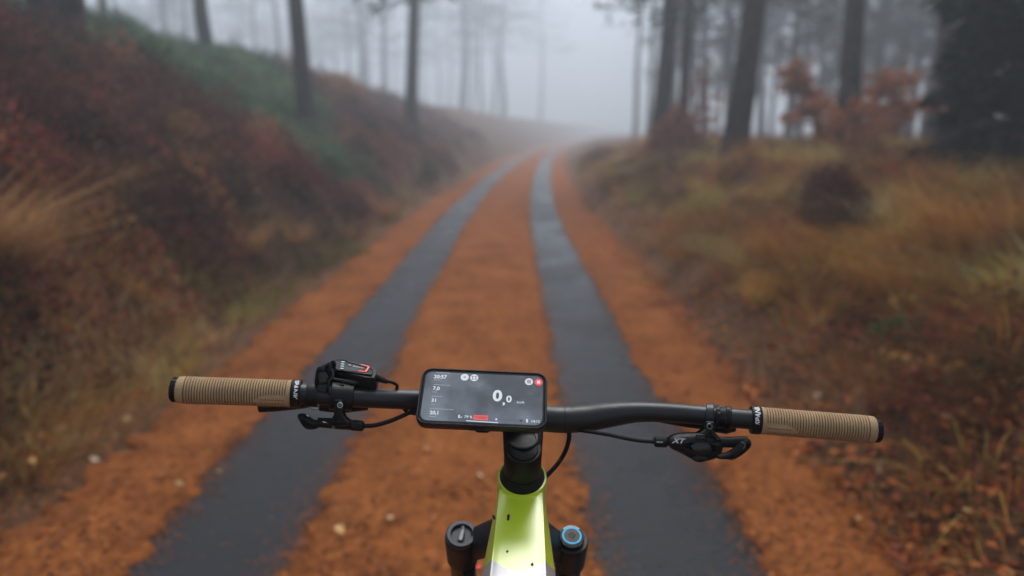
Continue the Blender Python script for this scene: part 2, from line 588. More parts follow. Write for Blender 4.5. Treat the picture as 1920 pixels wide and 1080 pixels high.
# grass: tan and olive at the foot of the left bank, ochre all over the right one
x, y, u = scatter(1900, -3.1, -1.72, 1.9, 34, 1.2)
lp = tuft_blades(x, y, 26, RNG.uniform(0.08, 0.26, len(x)), RNG.uniform(0.05, 0.16, len(x)), 0.0045, patch_mix(x, y, 12, [P_OLIVE, P_OCHRE, P_TAN, P_DARK + P_OCHRE, P_HEATH]), down=(0.8, -0.2))
x, y, u = scatter(1500, -8.0, -2.6, 2.6, 32, 1.1)
lp2 = tuft_blades(x, y, 24, RNG.uniform(0.15, 0.42, len(x)), RNG.uniform(0.05, 0.14, len(x)), 0.005, patch_mix(x, y, 13, [P_TAN, P_OCHRE, P_HEATH, P_OCHRE + P_DARK]), down=(0.9, -0.3))
gm = merge([lp, lp2])
tag(link('bank_grass', np_mesh('bank_grass', *gm[:2], M['blade'], gm[2])), 'withered tan grass at the foot of the left bank', 'grass', kind='stuff')

x, y, u = scatter(5600, 1.55, 8.0, 2.0, 36, 1.1)
keep = RNG.uniform(0, 1, len(u)) < np.clip((u - 1.35) / 1.3, 0.15, 1) * np.clip((y - 1.2) / 4.5, 0.35, 1)
x, y = x[keep], y[keep]
rp = tuft_blades(x, y, 34, RNG.uniform(0.08, 0.27, len(x)), RNG.uniform(0.06, 0.20, len(x)), 0.0052, patch_mix(x, y, 22, [P_OCHRE[3:], P_OCHRE, P_OCHRE + P_OLIVE, P_OCHRE + P_TAN, P_RUST + P_OCHRE]), fall=0.8, down=(-0.9, -0.3))
x, y, u = scatter(420, 1.9, 7.2, 2.6, 26, 1.15)
rp2 = tuft_blades(x, y, 150, RNG.uniform(0.20, 0.44, len(x)), RNG.uniform(0.08, 0.20, len(x)), 0.0055, patch_mix(x, y, 62, [P_HEATH, P_OCHRE, P_TAN, P_TAN + P_OCHRE, P_OLIVE, P_RUST + P_OCHRE], 1.6), fall=0.9, down=(-1.1, -0.5))
rp = merge([rp, rp2])
tag(link('ochre_grass', np_mesh('ochre_grass', *rp[:2], M['blade'], rp[2])), 'long ochre autumn grass hanging over the right bank', 'grass', kind='stuff')
x, y, u = scatter(900, 1.9, 7.6, 2.4, 30, 1.1)
mp_ = clumps(x, y, RNG.uniform(0.10, 0.30, len(x)), RNG.uniform(0.06, 0.24, len(x)), 60, 0.036, patch_mix(x, y, 25, [P_DARK + P_HEATH, P_OLIVE + P_OCHRE, P_RUST[3:] + P_HEATH, P_DARK]), aspect=0.5)
tag(link('undergrowth', np_mesh('undergrowth', *mp_[:2], M['leaf'], mp_[2])), 'low brown undergrowth among the grass of the right bank', 'undergrowth', kind='stuff')

# dead leaves on both banks and flakes of needles strewn over the wheel tracks
x1, y1, u1 = scatter(17000, 1.45, 6.0, 1.7, 20, 1.5)
x2, y2, u2 = scatter(6500, -5.5, -1.7, 1.7, 16, 1.5)
x, y = np.concatenate([x1, x2]), np.concatenate([y1, y2])
C = np.stack([x, y, np.maximum(hz(x, y), 0.0) + RNG.uniform(0.015, 0.09, len(x))], 1)
dl = leaf_quads(C, RNG.uniform(0.025, 0.06, len(x)), pick(P_RUST + P_RUST + P_HEATH + P_DARK[:1] + P_TAN[3:], len(x)), flat=0.75, aspect=0.65)
tag(link('leaf_litter', np_mesh('leaf_litter', *dl[:2], M['leaf'], dl[2])), 'rusty dead leaves strewn over the foot of both banks', 'leaf litter', kind='stuff')
n = 60000
y = 1.5 * (22 / 1.5) ** RNG.uniform(0, 1, n)
side = RNG.integers(0, 4, n)
ue = (np.array([-1.010, -0.51, 0.475, 0.985])[side] + np.array([-0.06, 0, 0, 0.13])[side] * np.exp(-(y - 1.5) / 2.1)) + np.array([1, -1, 1, -1])[side] * (RNG.exponential(0.05, n) - 0.055)
x = cx(y) + ue
C = np.stack([x, y, roadz(ue) + RNG.uniform(0.003, 0.012, n)], 1)
fl = leaf_quads(C, RNG.uniform(0.008, 0.020, n), pick([(0.26, 0.075, 0.016), (0.19, 0.054, 0.012), (0.33, 0.105, 0.024), (0.11, 0.034, 0.010)], n), flat=0.95, aspect=0.35)
n = 22000
y = 1.5 * (20 / 1.5) ** RNG.uniform(0, 1, n)
lane = RNG.integers(0, 3, n)
ue = np.where(lane == 0, RNG.uniform(-1.75, -1.05, n), np.where(lane == 1, RNG.uniform(-0.5, 0.5, n), RNG.uniform(1.02, 1.65, n)))
x = cx(y) + ue
C = np.stack([x, y, np.maximum(roadz(ue), hz(x, y)) + RNG.uniform(0.02, 0.045, n)], 1)
fl2 = leaf_quads(C, RNG.uniform(0.012, 0.04, n), pick([(0.27, 0.085, 0.020), (0.19, 0.056, 0.015), (0.36, 0.135, 0.038), (0.15, 0.048, 0.016), (0.12, 0.040, 0.015)], n), flat=0.9, aspect=0.35)
fm = merge([fl, fl2])
tag(link('strewn_needles', np_mesh('strewn_needles', *fm[:2], M['flake'], fm[2])), 'loose orange needles strewn over the lane and its wheel tracks', 'needle litter', kind='stuff')


# ------------------------------------------------------------------ single plants on the banks
def plant_clump(name, label, cat, pos, radius, height, n, leaf, pal, group=None, aspect=0.5, stems=9, base=0.05, flat=0.1, rng=RNG):
    o = empty(name, pos)
    tag(o, label, cat, group)
    d = unit(rng.normal(size=(n, 3)))
    d[:, 2] = np.abs(d[:, 2])
    lump = 0.72 + 0.5 * vnoise(d[:, 0] * 2.5 + 5, d[:, 1] * 2.5 + d[:, 2] * 2, int(abs(pos[0]) * 100) % 97)
    r = rng.uniform(0.25, 1, n) ** 0.6 * lump
    C = d * r[:, None] * np.array([radius, radius, height]) + np.array([0, 0, base])
    V, Fc, c = leaf_quads(C, leaf * rng.uniform(0.6, 1.4, n), pick(pal, n, jit=0.4), flat=flat, aspect=aspect, rng=rng)
    link('foliage', np_mesh('foliage', V, Fc, M['leaf'], c), o)
    sv = []
    B = np.zeros((stems, 3)); B[:, :2] = rng.normal(size=(stems, 2)) * radius * 0.12; B[:, 2] = -0.05
    a = rng.uniform(0, 2 * np.pi, stems)
    lean = np.stack([np.cos(a), np.sin(a)], 1) * radius * rng.uniform(0.2, 0.8, (stems, 1))
    V, Fc, c = blades(B, np.full(stems, height * 0.85), lean, np.full(stems, 0.014), np.tile([[0.05, 0.03, 0.02]], (stems, 1)), rng=rng)
    link('stems', np_mesh('stems', V, Fc, M['blade'], c), o)
    return o


def grass_tuft(name, label, pos, n, h, spread, pal, lean=(0.0, 0.0), wid=0.006, rng=RNG):
    o = empty(name, pos)
    tag(o, label, 'grass tuft')
    a = rng.uniform(0, 2 * np.pi, n)
    r = np.sqrt(rng.uniform(0, 1, n)) * spread
    B = np.stack([r * np.cos(a), r * np.sin(a), np.full(n, -0.03)], 1)
    hh = h * rng.uniform(0.5, 1.1, n)
    L = np.stack([np.cos(a) * 0.35 + lean[0], np.sin(a) * 0.35 + lean[1]], 1) * (hh * rng.uniform(0.5, 1.3, n))[:, None]
    V, Fc, c = blades(B, hh * rng.uniform(0.5, 1, n), L, np.full(n, wid), pick(pal, n), rng=rng)
    link('blades', np_mesh('blades', V, Fc, M['blade'], c), o)
    return o


grass_tuft('grass_tuft', 'pale straw tuft bent down beside the left edge of the picture', on_ground(-40, 3.9), 360, 0.66, 0.12, P_TAN[:3] + P_PALE[2:], (1.1, -0.35), 0.008)
grass_tuft('grass_tuft', 'upright golden straw tuft at the foot of the left bank beside the lane', ground_at(718, 412), 340, 0.52, 0.22, P_TAN + [(0.40, 0.22, 0.08)], (0.1, 0), 0.008)
grass_tuft('grass_tuft', 'tan drooping tuft on the left bank above the grip', ground_at(455, 470), 260, 0.38, 0.16, P_TAN, (0.7, -0.4))
grass_tuft('grass_tuft', 'small tan tuft on the left bank below the bilberry', ground_at(545, 455), 200, 0.34, 0.14, P_TAN, (0.6, -0.2), 0.007)
grass_tuft('grass_tuft', 'olive green tuft at the lane edge left of the road', ground_at(650, 480), 300, 0.22, 0.28, P_OLIVE + [(0.13, 0.16, 0.03)], (0.2, 0))
grass_tuft('grass_tuft', 'tan grass tuft lying across the heather on the far left', ground_at(190, 375), 240, 0.42, 0.12, P_TAN, (0.9, 0.0))
grass_tuft('grass_tuft', 'large ochre tuft hanging down at the far right', ground_at(1840, 480), 520, 0.62, 0.25, P_OCHRE + P_TAN[:2], (-0.9, -0.5))
grass_tuft('grass_tuft', 'ochre tuft below the dark red bush on the right bank', ground_at(1500, 500), 420, 0.48, 0.26, P_OCHRE + P_OLIVE[2:], (-0.8, -0.4))
grass_tuft('grass_tuft', 'long ochre tuft right of the right handlebar grip', ground_at(1700, 560), 480, 0.52, 0.26, P_OCHRE + P_OLIVE[2:], (-0.8, -0.5))
grass_tuft('grass_tuft', 'golden tuft on the right bank just beside the lane', ground_at(1290, 480), 300, 0.30, 0.22, P_OCHRE + P_TAN[:1], (-0.5, -0.2))

plant_clump('bush', 'round dark red bush alone on the grassy right bank', 'bush', ground_at(1560, 440) + Vector((0, 0, 0.02)), 0.33, 0.50, 4200, 0.040, [(0.105, 0.022, 0.018), (0.070, 0.016, 0.014), (0.040, 0.013, 0.011), (0.14, 0.035, 0.022)])
plant_clump('bush', 'rusty red leafy bush at the foot of the double trunk right of the lane', 'bush', on_ground(1268, 16.5) + Vector((0, 0, 0.0)), 0.66, 1.0, 3200, 0.10, [(0.36, 0.090, 0.034), (0.27, 0.066, 0.026), (0.44, 0.13, 0.042)])
plant_clump('bush', 'low orange bush below the leaning trunk on the right bank', 'bush', on_ground(1380, 12.5), 0.42, 0.36, 900, 0.07, P_RUST)
plant_clump('bush', 'dark brown shrub where the right bank meets the lane far off', 'bush', on_ground(1125, 22.0), 0.75, 0.55, 1300, 0.07, P_DARK + P_HEATH)
plant_clump('bush', 'dark red heather bush at the foot of the left bank beside the golden tuft', 'bush', ground_at(650, 412), 0.42, 0.42, 2300, 0.040, [(0.11, 0.026, 0.022), (0.075, 0.02, 0.018), (0.15, 0.04, 0.028)])
plant_clump('bush', 'dark heather bush in the middle of the left bank', 'bush', ground_at(410, 400), 0.40, 0.36, 2000, 0.034, P_DARK + [(0.035, 0.026, 0.016)])
plant_clump('bush', 'blackish green bush low on the left bank above the left grip', 'bush', ground_at(215, 440), 0.36, 0.34, 2000, 0.032, P_DARK + [(0.02, 0.026, 0.014)])
plant_clump('bush', 'red brown heather bush right of the dark bush on the left bank', 'bush', ground_at(545, 350), 0.45, 0.45, 2200, 0.038, P_HEATH[:3])
plant_clump('bush', 'green bilberry bush reaching down the left bank to the red bush', 'bush', ground_at(600, 340), 0.62, 0.5, 2600, 0.05, P_GREEN)
plant_clump('bush', 'rust brown bush at the far left under the thick trunk', 'bush', ground_at(60, 240), 0.5, 0.5, 2200, 0.04, [(0.13, 0.04, 0.026), (0.17, 0.06, 0.03), (0.085, 0.03, 0.02)])
plant_clump('bush', 'pale tan bush on the crest of the left bank in the mist', 'bush', on_ground(635, 21.0), 0.8, 0.7, 1500, 0.09, P_TAN + P_HEATH[4:])
plant_clump('bush', 'small dark bush beside the lane far off on the left', 'bush', ground_at(805, 345), 0.30, 0.55, 700, 0.06, P_DARK)
plant_clump('leafy_plant', 'small plant with fresh green leaves on the right bank', 'plant', ground_at(1685, 650), 0.13, 0.12, 90, 0.055, [(0.05, 0.12, 0.04), (0.035, 0.09, 0.03), (0.07, 0.14, 0.05)], stems=6)

# ------------------------------------------------------------------ fallen leaves that can be picked out
LEAFM = [plain('pale_leaf', (0.60, 0.44, 0.30), 0.6, noise=0.3, nscale=30), plain('yellow_leaf', (0.56, 0.34, 0.11), 0.6, noise=0.3, nscale=30), plain('rust_leaf', (0.46, 0.17, 0.06), 0.6, noise=0.3, nscale=30)]


def leaf_mesh(mat, curl):
    prof = [(0.0, 0.0), (0.12, 0.16), (0.3, 0.30), (0.5, 0.33), (0.7, 0.25), (0.88, 0.11), (1.0, 0.0)]
    V, Fc = [], []
    for t, wd in prof:
        for s in (-1, 0, 1):
            V.append((s * wd, t - 0.5, curl * (abs(s) * wd * 1.2 + (t - 0.5) ** 2)))
    for i in range(len(prof) - 1):
        for k in (0, 1):
            a = i * 3 + k
            Fc.append((a, a + 1, a + 4, a + 3))
    me = np_mesh('fallen_leaf', np.array(V), np.array(Fc), mat, smooth=True)
    return me


LM = [leaf_mesh(m, c) for m in LEAFM for c in (0.35, 0.8)]
left_px = [(270, 850), (240, 808), (222, 838), (180, 885), (305, 918), (163, 1015), (413, 912), (500, 660), (512, 643), (66, 905), (340, 935), (120, 840)]
mid_px = [(848, 948), (900, 925), (735, 1010), (640, 1030), (800, 870)]
right_px = [(1232, 580), (1470, 830), (1728, 985), (1738, 620), (1665, 622), (1610, 765), (1512, 690), (1567, 885), (1585, 935), (1640, 905), (1830, 745), (1660, 745), (1770, 820), (1880, 640), (1605, 1000), (1440, 830), (1900, 905), (1530, 760), (1700, 700), (1810, 985)]
for pts, lab, grp in ((left_px, 'pale curled fallen leaf lying on the needles left of the lane', 'fallen leaves on the left verge'),
                      (mid_px, 'pale fallen leaf lying on the needle strip between the wheel tracks', 'fallen leaves between the tracks'),
                      (right_px, 'pale curled fallen leaf lying on the right bank or its verge', 'fallen leaves on the right verge')):
    for i, (px, py) in enumerate(pts):
        p = ground_at(px, py)
        o = link('fallen_leaf', LM[(i * 5 + len(lab)) % 4 if i % 4 else 4 + i % 2])
        s = random.uniform(0.030, 0.050) * (1.0 if p.y < 5 else 1.3)
        o.scale = (s, s * 1.15, s)
        ul = p.x - float(cx(p.y))
        o.location = (p.x, p.y, max(p.z, float(roadz(ul))) + (0.045 if abs(ul) < 1.75 else 0.085))
        o.rotation_euler = (random.uniform(-0.5, 0.5), random.uniform(-0.5, 0.5), random.uniform(0, 6.28))
        tag(o, lab, 'leaf', grp)


# ------------------------------------------------------------------ mesh builder for solid parts
class MB:
    def __init__(self):
        self.v, self.f = [], []

    def add(self, verts, faces):
        o = len(self.v)
        self.v += [tuple(p) for p in verts]
        self.f += [tuple(i + o for i in fc) for fc in faces]
        return self

    def rings(self, rr, closed_ends=True):
        n = len(rr[0])
        vs = [p for r in rr for p in r]
        fs = []
        for i in range(len(rr) - 1):
            for k in range(n):
                k2 = (k + 1) % n
                fs.append((i * n + k, i * n + k2, (i + 1) * n + k2, (i + 1) * n + k))
        if closed_ends:
            fs.append(tuple(range(n - 1, -1, -1)))
            fs.append(tuple((len(rr) - 1) * n + k for k in range(n)))
        return self.add(vs, fs)

    def tube(self, pts, rad, seg=14, caps=True, flat=None):
        pts = [Vector(p) for p in pts]
        n = len(pts)
        rad = [rad] * n if isinstance(rad, (int, float)) else rad
        t0 = (pts[1] - pts[0]).normalized()
        up = Vector((0, 0, 1)) if abs(t0.z) < 0.9 else Vector((0, 1, 0))
        a = t0.cross(up).normalized()
        rr = []
        for i, p in enumerate(pts):
            t = (pts[min(i + 1, n - 1)] - pts[max(i - 1, 0)]).normalized()
            a = (a - t * a.dot(t)).normalized()
            b = t.cross(a)
            fl = flat or 1.0
            rr.append([p + (a * math.cos(2 * math.pi * k / seg) + b * (math.sin(2 * math.pi * k / seg) * fl)) * rad[i] for k in range(seg)])
        return self.rings(rr, caps)

    def lathe(self, p0, axis, prof, seg=32, caps=True):
        axis = Vector(axis).normalized()
        up = Vector((0, 0, 1)) if abs(axis.z) < 0.9 else Vector((0, 1, 0))
        a = axis.cross(up).normalized()
        b = axis.cross(a)
        rr = [[Vector(p0) + axis * t + (a * math.cos(2 * math.pi * k / seg) + b * math.sin(2 * math.pi * k / seg)) * r for k in range(seg)] for t, r in prof]
        return self.rings(rr, caps)

    def pillow(self, pts, thick, rnd=0.004, axis=None, steps=3):
        """solid with a rounded rim: pts is its outline in space, thickened along axis on both sides"""
        ax = (axis or VN).normalized()
        pts = [Vector(p) for p in pts]
        c = sum(pts, Vector()) / len(pts)
        n = len(pts)
        area = Vector()
        for i in range(n):
            area += (pts[i] - c).cross(pts[(i + 1) % n] - c)
        sgn = 1 if area.dot(ax) > 0 else -1
        inw = []
        for i in range(n):
            e = (pts[(i + 1) % n] - pts[i - 1])
            m = ax.cross(e).normalized() * sgn
            inw.append(m)
        rr = []
        r = min(rnd, thick * 0.5)
        for s in range(2 * (steps + 1)):
            if s <= steps:
                ph = math.pi / 2 * s / steps
                off, ins = -thick / 2 + r * (1 - math.sin(ph)), r * (1 - math.cos(ph))
            else:
                ph = math.pi / 2 * (2 * steps + 1 - s) / steps
                off, ins = thick / 2 - r * (1 - math.sin(ph)), r * (1 - math.cos(ph))
            rr.append([p + m * ins + ax * off for p, m in zip(pts, inw)])
        return self.rings(rr)

    def build(self, name, mat, parent=None, world=False, sharp=38, flat=False):
        me = bpy.data.meshes.new(name)
        me.from_pydata(self.v, [], self.f)
        me.validate()
        me.update()
        if not flat:
            me.polygons.foreach_set('use_smooth', np.ones(len(me.polygons), bool))
            me.set_sharp_from_angle(angle=R(sharp))
        if mat: me.materials.append(mat)
        return link(name, me, parent, world)


def spline(pts, n=8, closed=False):
    """Catmull-Rom through points of any dimension"""
    P = [np.array(p, float) for p in pts]
    out = []
    m = len(P)
    for i in range(m if closed else m - 1):
        if closed:
            p0, p1, p2, p3 = P[i - 1], P[i], P[(i + 1) % m], P[(i + 2) % m]
        else:
            p0, p1, p2, p3 = P[max(i - 1, 0)], P[i], P[i + 1], P[min(i + 2, m - 1)]
        for k in range(n):
            t = k / n
            out.append(0.5 * (2 * p1 + (p2 - p0) * t + (2 * p0 - 5 * p1 + 4 * p2 - p3) * t * t + (3 * p1 - p0 - 3 * p2 + p3) * t ** 3))
    if not closed: out.append(P[-1])
    return out


# ------------------------------------------------------------------ trees
def pine_meshes(seed, h=17.0, r0=0.15, crown_from=8.5, spruce=False, sprays=420):
    rg = np.random.default_rng(seed)
    mb = MB()
    k = 12
    path = [Vector((0.10 * math.sin(i * 0.7 + seed), 0.10 * math.cos(i * 0.5 + seed * 2) - 0.10 * math.cos(seed * 2), -0.35 + (h + 0.35) * i / k)) for i in range(k + 1)]
    path[0].x = path[0].y = path[1].x * 0
    rads = [r0 * (1.35 if i == 0 else 1.08 if i == 1 else 1) * (1 - 0.82 * (i / k) ** 1.1) + 0.012 for i in range(k + 1)]
    mb.tube(path, rads, 14)

    def trunk_at(z):
        f = np.clip((z + 0.35) / (h + 0.35) * k, 0, k - 1e-3)
        i = int(f)
        return path[i].lerp(path[i + 1], f - i), rads[i] * (1 - (f - i)) + rads[i + 1] * (f - i)
    for i in range(16):                                   # dead stubs below the crown
        z = rg.uniform(2.2, crown_from)
        p, r = trunk_at(z)
        a = rg.uniform(0, 6.28)
        L = rg.uniform(0.15, 0.9)
        mb.tube([p, p + Vector((math.cos(a) * L * 0.6, math.sin(a) * L * 0.6, -0.02)), p + Vector((math.cos(a) * L, math.sin(a) * L, rg.uniform(-0.25, 0.1)))], [0.016, 0.011, 0.004], 5)
    cs, ss, ds = [], [], []
    bm = MB()
    nb = 46 if spruce else 30
    for i in range(nb):
        f = (i + rg.uniform(0, 1)) / nb
        z = crown_from + (h - crown_from) * f
        p, r = trunk_at(z)
        a = rg.uniform(0, 6.28)
        reach = (2.3 if spruce else 2.6) * (1 - f) ** 0.8 * rg.uniform(0.6, 1.1) + 0.3
        rise = rg.uniform(-0.45, -0.1) if spruce else rg.uniform(-0.1, 0.5)
        tip = p + Vector((math.cos(a) * reach, math.sin(a) * reach, rise * reach * 0.7))
        midp = p.lerp(tip, 0.5) + Vector((0, 0, 0.10 * reach))
        bm.tube([p, midp, tip], [0.035 * (1 - f) + 0.012, 0.02 * (1 - f) + 0.008, 0.004], 5)
        m = int(sprays * reach / 22) + 6
        t = rg.uniform(0.18 if spruce else 0.4, 1.02, m)
        q = np.array([tuple((p.lerp(midp, tt * 2) if tt < 0.5 else midp.lerp(tip, tt * 2 - 1))) for tt in t])
        sp = (0.26 if spruce else 0.38)
        jit = rg.normal(size=(m, 3)) * np.array([sp, sp, sp * 0.5])
        if spruce: jit[:, 2] -= rg.uniform(0, 0.4, m)
        cs.append(q + jit)
        ss.append(rg.uniform(0.22, 0.5, m))
        dd = np.tile([[math.cos(a), math.sin(a), -0.5 if spruce else 0.2]], (m, 1)) + rg.normal(size=(m, 3)) * 0.5
        ds.append(dd)
    C, S, D = np.concatenate(cs), np.concatenate(ss), np.concatenate(ds)
    pal = [(0.022, 0.034, 0.022), (0.030, 0.045, 0.026), (0.018, 0.028, 0.020)]
    V, Fc, c = leaf_quads(C, S, pick(pal, len(C), rng=rg), aspect=0.22, rng=rg, direction=D)
    return mb, bm, (V, Fc, c)


PROTO = {}
for key, seed, kw in (('pine_a', 1, {}), ('pine_b', 2, dict(h=18.0, crown_from=9.5)), ('pine_c', 5, dict(h=16.0, crown_from=8.0)),
                      ('spruce_a', 8, dict(h=16.5, crown_from=4.3, spruce=True, r0=0.16, sprays=620)), ('spruce_b', 9, dict(h=15.0, crown_from=3.0, spruce=True, r0=0.14, sprays=620))):
    tb, bb, fo = pine_meshes(seed, **kw)
    root = empty('pine_tree' if 'pine' in key else 'spruce_tree')
    tb.build('trunk', M['bark'] if 'pine' in key else M['bark_dark'], root, sharp=60)
    cr = link('crown', np_mesh('crown', *fo[:2], M['leaf'], fo[2]), root)
    tag(bb.build('branches', M['twig'], cr, sharp=60), kind='stuff')
    PROTO[key] = root
USED = set()


def kids(o):
    return [c for c in bpy.data.objects if c.parent == o]


PK = {k: (v, [(c, kids(c)) for c in kids(v)]) for k, v in PROTO.items()}


def tree(key, px, dist, width_px, label, group=None, lean=(0, 0), yaw=None, hs_=1.0):
    """copy of a tree with its parts; width_px is how wide its trunk shows at breast height"""
    root, ch = PK[key]
    if key in USED:
        r = root.copy(); COL.objects.link(r)
        for c, subs in ch:
            c2 = c.copy(); COL.objects.link(c2); c2.parent = r
            for s in subs:
                s2 = s.copy(); COL.objects.link(s2); s2.parent = c2
    else:
        USED.add(key); r = root
    base = on_ground(px, dist)
    r.location = base
    sxy = (width_px / FPX * dist) / 0.30
    r.scale = (sxy, sxy, hs_ * (0.85 + 0.15 * sxy))
    r.rotation_euler = (Matrix.Rotation(lean[0], 3, 'Y') @ Matrix.Rotation(lean[1], 3, 'X') @ Matrix.Rotation(yaw if yaw is not None else random.uniform(0, 6.28), 3, 'Z')).to_euler()
    for k_ in ('label', 'category', 'group'):
        if k_ in r: del r[k_]
    tag(r, label, 'tree', group)
    return r


L3 = R(3)
# left bank, near ones first
tree('pine_a', 118, 9.6, 74, 'thick dark trunk at the upper left corner on the bank crest', yaw=0.4)
tree('pine_b', 578, 14.5, 27, 'dark straight pine trunk rising out of the bilberry on the left bank', yaw=2.0, lean=(-0.01, 0))
tree('pine_c', 404, 18.0, 22, 'pine leaning left on the crest between the thick corner trunk and the dark straight pine', lean=(-R(2.2), 0), yaw=1.0)
tree('spruce_a', 773, 25.0, 21, 'grey trunk with green twigs at the top right of the dark straight pine', yaw=4.4)
tree('pine_a', 221, 23.0, 15, 'thin grey trunk next right of the thick corner trunk', yaw=3.3)
FAR = 'pale pine trunks in the fog left of the lane'
for px, d, wd, key, lab in (
        (246, 30, 10, 'pine_b', 'faint thin trunk close right of the thin grey trunk on the left crest'),
        (326, 27, 14, 'pine_c', 'grey trunk left of the leaning pine, the wider of the nearby pair'),
        (345, 40, 8, 'pine_a', 'faintest thin trunk between the grey trunk and the leaning pine on the left crest'),
        (370, 33, 12, 'pine_b', 'pale trunk touching the leaning pine on its left side'),
        (492, 38, 9, 'pine_a', 'faint trunk halfway between the leaning pine and the dark straight pine'),
        (526, 34, 12, 'pine_c', 'pale trunk next left of the dark straight pine'),
        (676, 34, 13, 'pine_b', 'first pale trunk right of the dark straight pine'),
        (700, 48, 8, 'pine_c', 'very faint trunk between two pale trunks right of the dark straight pine'),
        (727, 32, 13, 'pine_a', 'pale trunk next left of the trunk with green twigs'),
        (866, 36, 16, 'pine_c', 'broad pale trunk first right of the trunk with green twigs'),
        (905, 45, 9, 'pine_b', 'faint thin trunk between two pale trunks left above the lane'),
        (941, 44, 13, 'pine_a', 'pale trunk just left of where the lane disappears'),
        (1012, 58, 8, 'pine_b', 'faintest trunk straight above the end of the lane')):
    tree(key, px, d * (1.9 if px < 660 else 2.3), wd * 0.85, lab, FAR, lean=(random.uniform(-0.012, 0.012), 0))
for i, px in enumerate((190, 282, 300, 445, 468, 548, 610, 632, 655, 745, 800, 822, 845, 885, 925, 20, 48, 75, 160, 205, 262, 312, 352, 385, 422, 480, 508, 560, 590, 640, 690)):
    tree(('pine_a', 'pine_b', 'pine_c', 'spruce_a')[i % 4 if i > 15 else i % 3], px, random.uniform(80, 150), random.uniform(5, 8.5), 'barely visible thin trunk almost lost in the fog above the lane and left crest', 'trunks almost lost in the fog', lean=(random.uniform(-0.02, 0.02), 0))
# right bank
tree('pine_b', 1372, 12.5, 40, 'dark trunk leaning right above the low orange bush', lean=(R(3.6), 0), yaw=5.0)
tree('pine_c', 1592, 13.0, 35, 'straight dark trunk standing among the orange leaved saplings', yaw=0.9)
tree('spruce_b', 1238, 19.0, 32, 'left stem of the grey double trunk behind the rusty red bush', yaw=2.6)
tree('pine_a', 1276, 19.6, 20, 'right stem of the grey double trunk behind the rusty red bush', yaw=1.2)
tree('spruce_a', 1800, 10.0, 36, 'dark trunk just left of the big dark spruce', yaw=3.0, lean=(R(1.5), 0))
tree('pine_b', 1752, 14.0, 30, 'second dark trunk left of the big dark spruce', yaw=5.6)
FAR2 = 'grey trunks in the misty wood right of the lane'
for px, d, wd, key, lab in (
        (1190, 34, 11, 'pine_b', 'pale trunk nearest the lane on the right'),
        (1215, 30, 11, 'pine_c', 'thin pale trunk just left of the grey double trunk'),
        (1320, 27, 16, 'spruce_a', 'grey conifer halfway between the double trunk and the trunk leaning right'),
        (1345, 40, 9, 'pine_c', 'faint thin trunk close left of the trunk leaning right'),
        (1428, 25, 14, 'spruce_b', 'grey conifer next right of the trunk leaning right'),
        (1448, 33, 9, 'pine_a', 'faint thin trunk second right of the trunk leaning right'),
        (1476, 22, 17, 'spruce_a', 'grey conifer left behind the first orange sapling'),
        (1530, 28, 14, 'spruce_b', 'grey conifer right behind the first orange sapling'),
        (1555, 36, 10, 'pine_b', 'faint thin trunk next left of the straight dark trunk'),
        (1610, 32, 12, 'spruce_a', 'pale conifer close right of the straight dark trunk'),
        (1640, 20, 20, 'spruce_b', 'dark grey conifer right of the straight dark trunk'),
        (1668, 26, 15, 'spruce_a', 'grey conifer left behind the orange sapling beside the dark spruce'),
        (1705, 21, 17, 'spruce_b', 'grey conifer right behind the orange sapling beside the dark spruce'),
        (1775, 24, 17, 'spruce_a', 'grey conifer between the two dark trunks by the dark spruce'),
        (1850, 18, 22, 'spruce_b', 'shadowy conifer behind the left flank of the dark spruce'),
        (1900, 15, 26, 'spruce_a', 'shadowy conifer behind the dark spruce at the right edge')):
    tree(key, px, d * 1.6, wd * 0.9, lab, FAR2, lean=(random.uniform(-0.02, 0.02), 0))


for i, (px, d) in enumerate(((1265, 44), (1300, 36), (1365, 30), (1405, 42), (1500, 34), (1580, 27), (1625, 44), (1690, 33), (1735, 27), (1760, 40), (1825, 26))):
    tree(('spruce_a', 'spruce_b')[i % 2], px, d, 0.26 / d * FPX, 'blurred dark conifer deep in the wood behind the right bank', 'conifers deep in the wood on the right', lean=(random.uniform(-0.02, 0.02), 0))


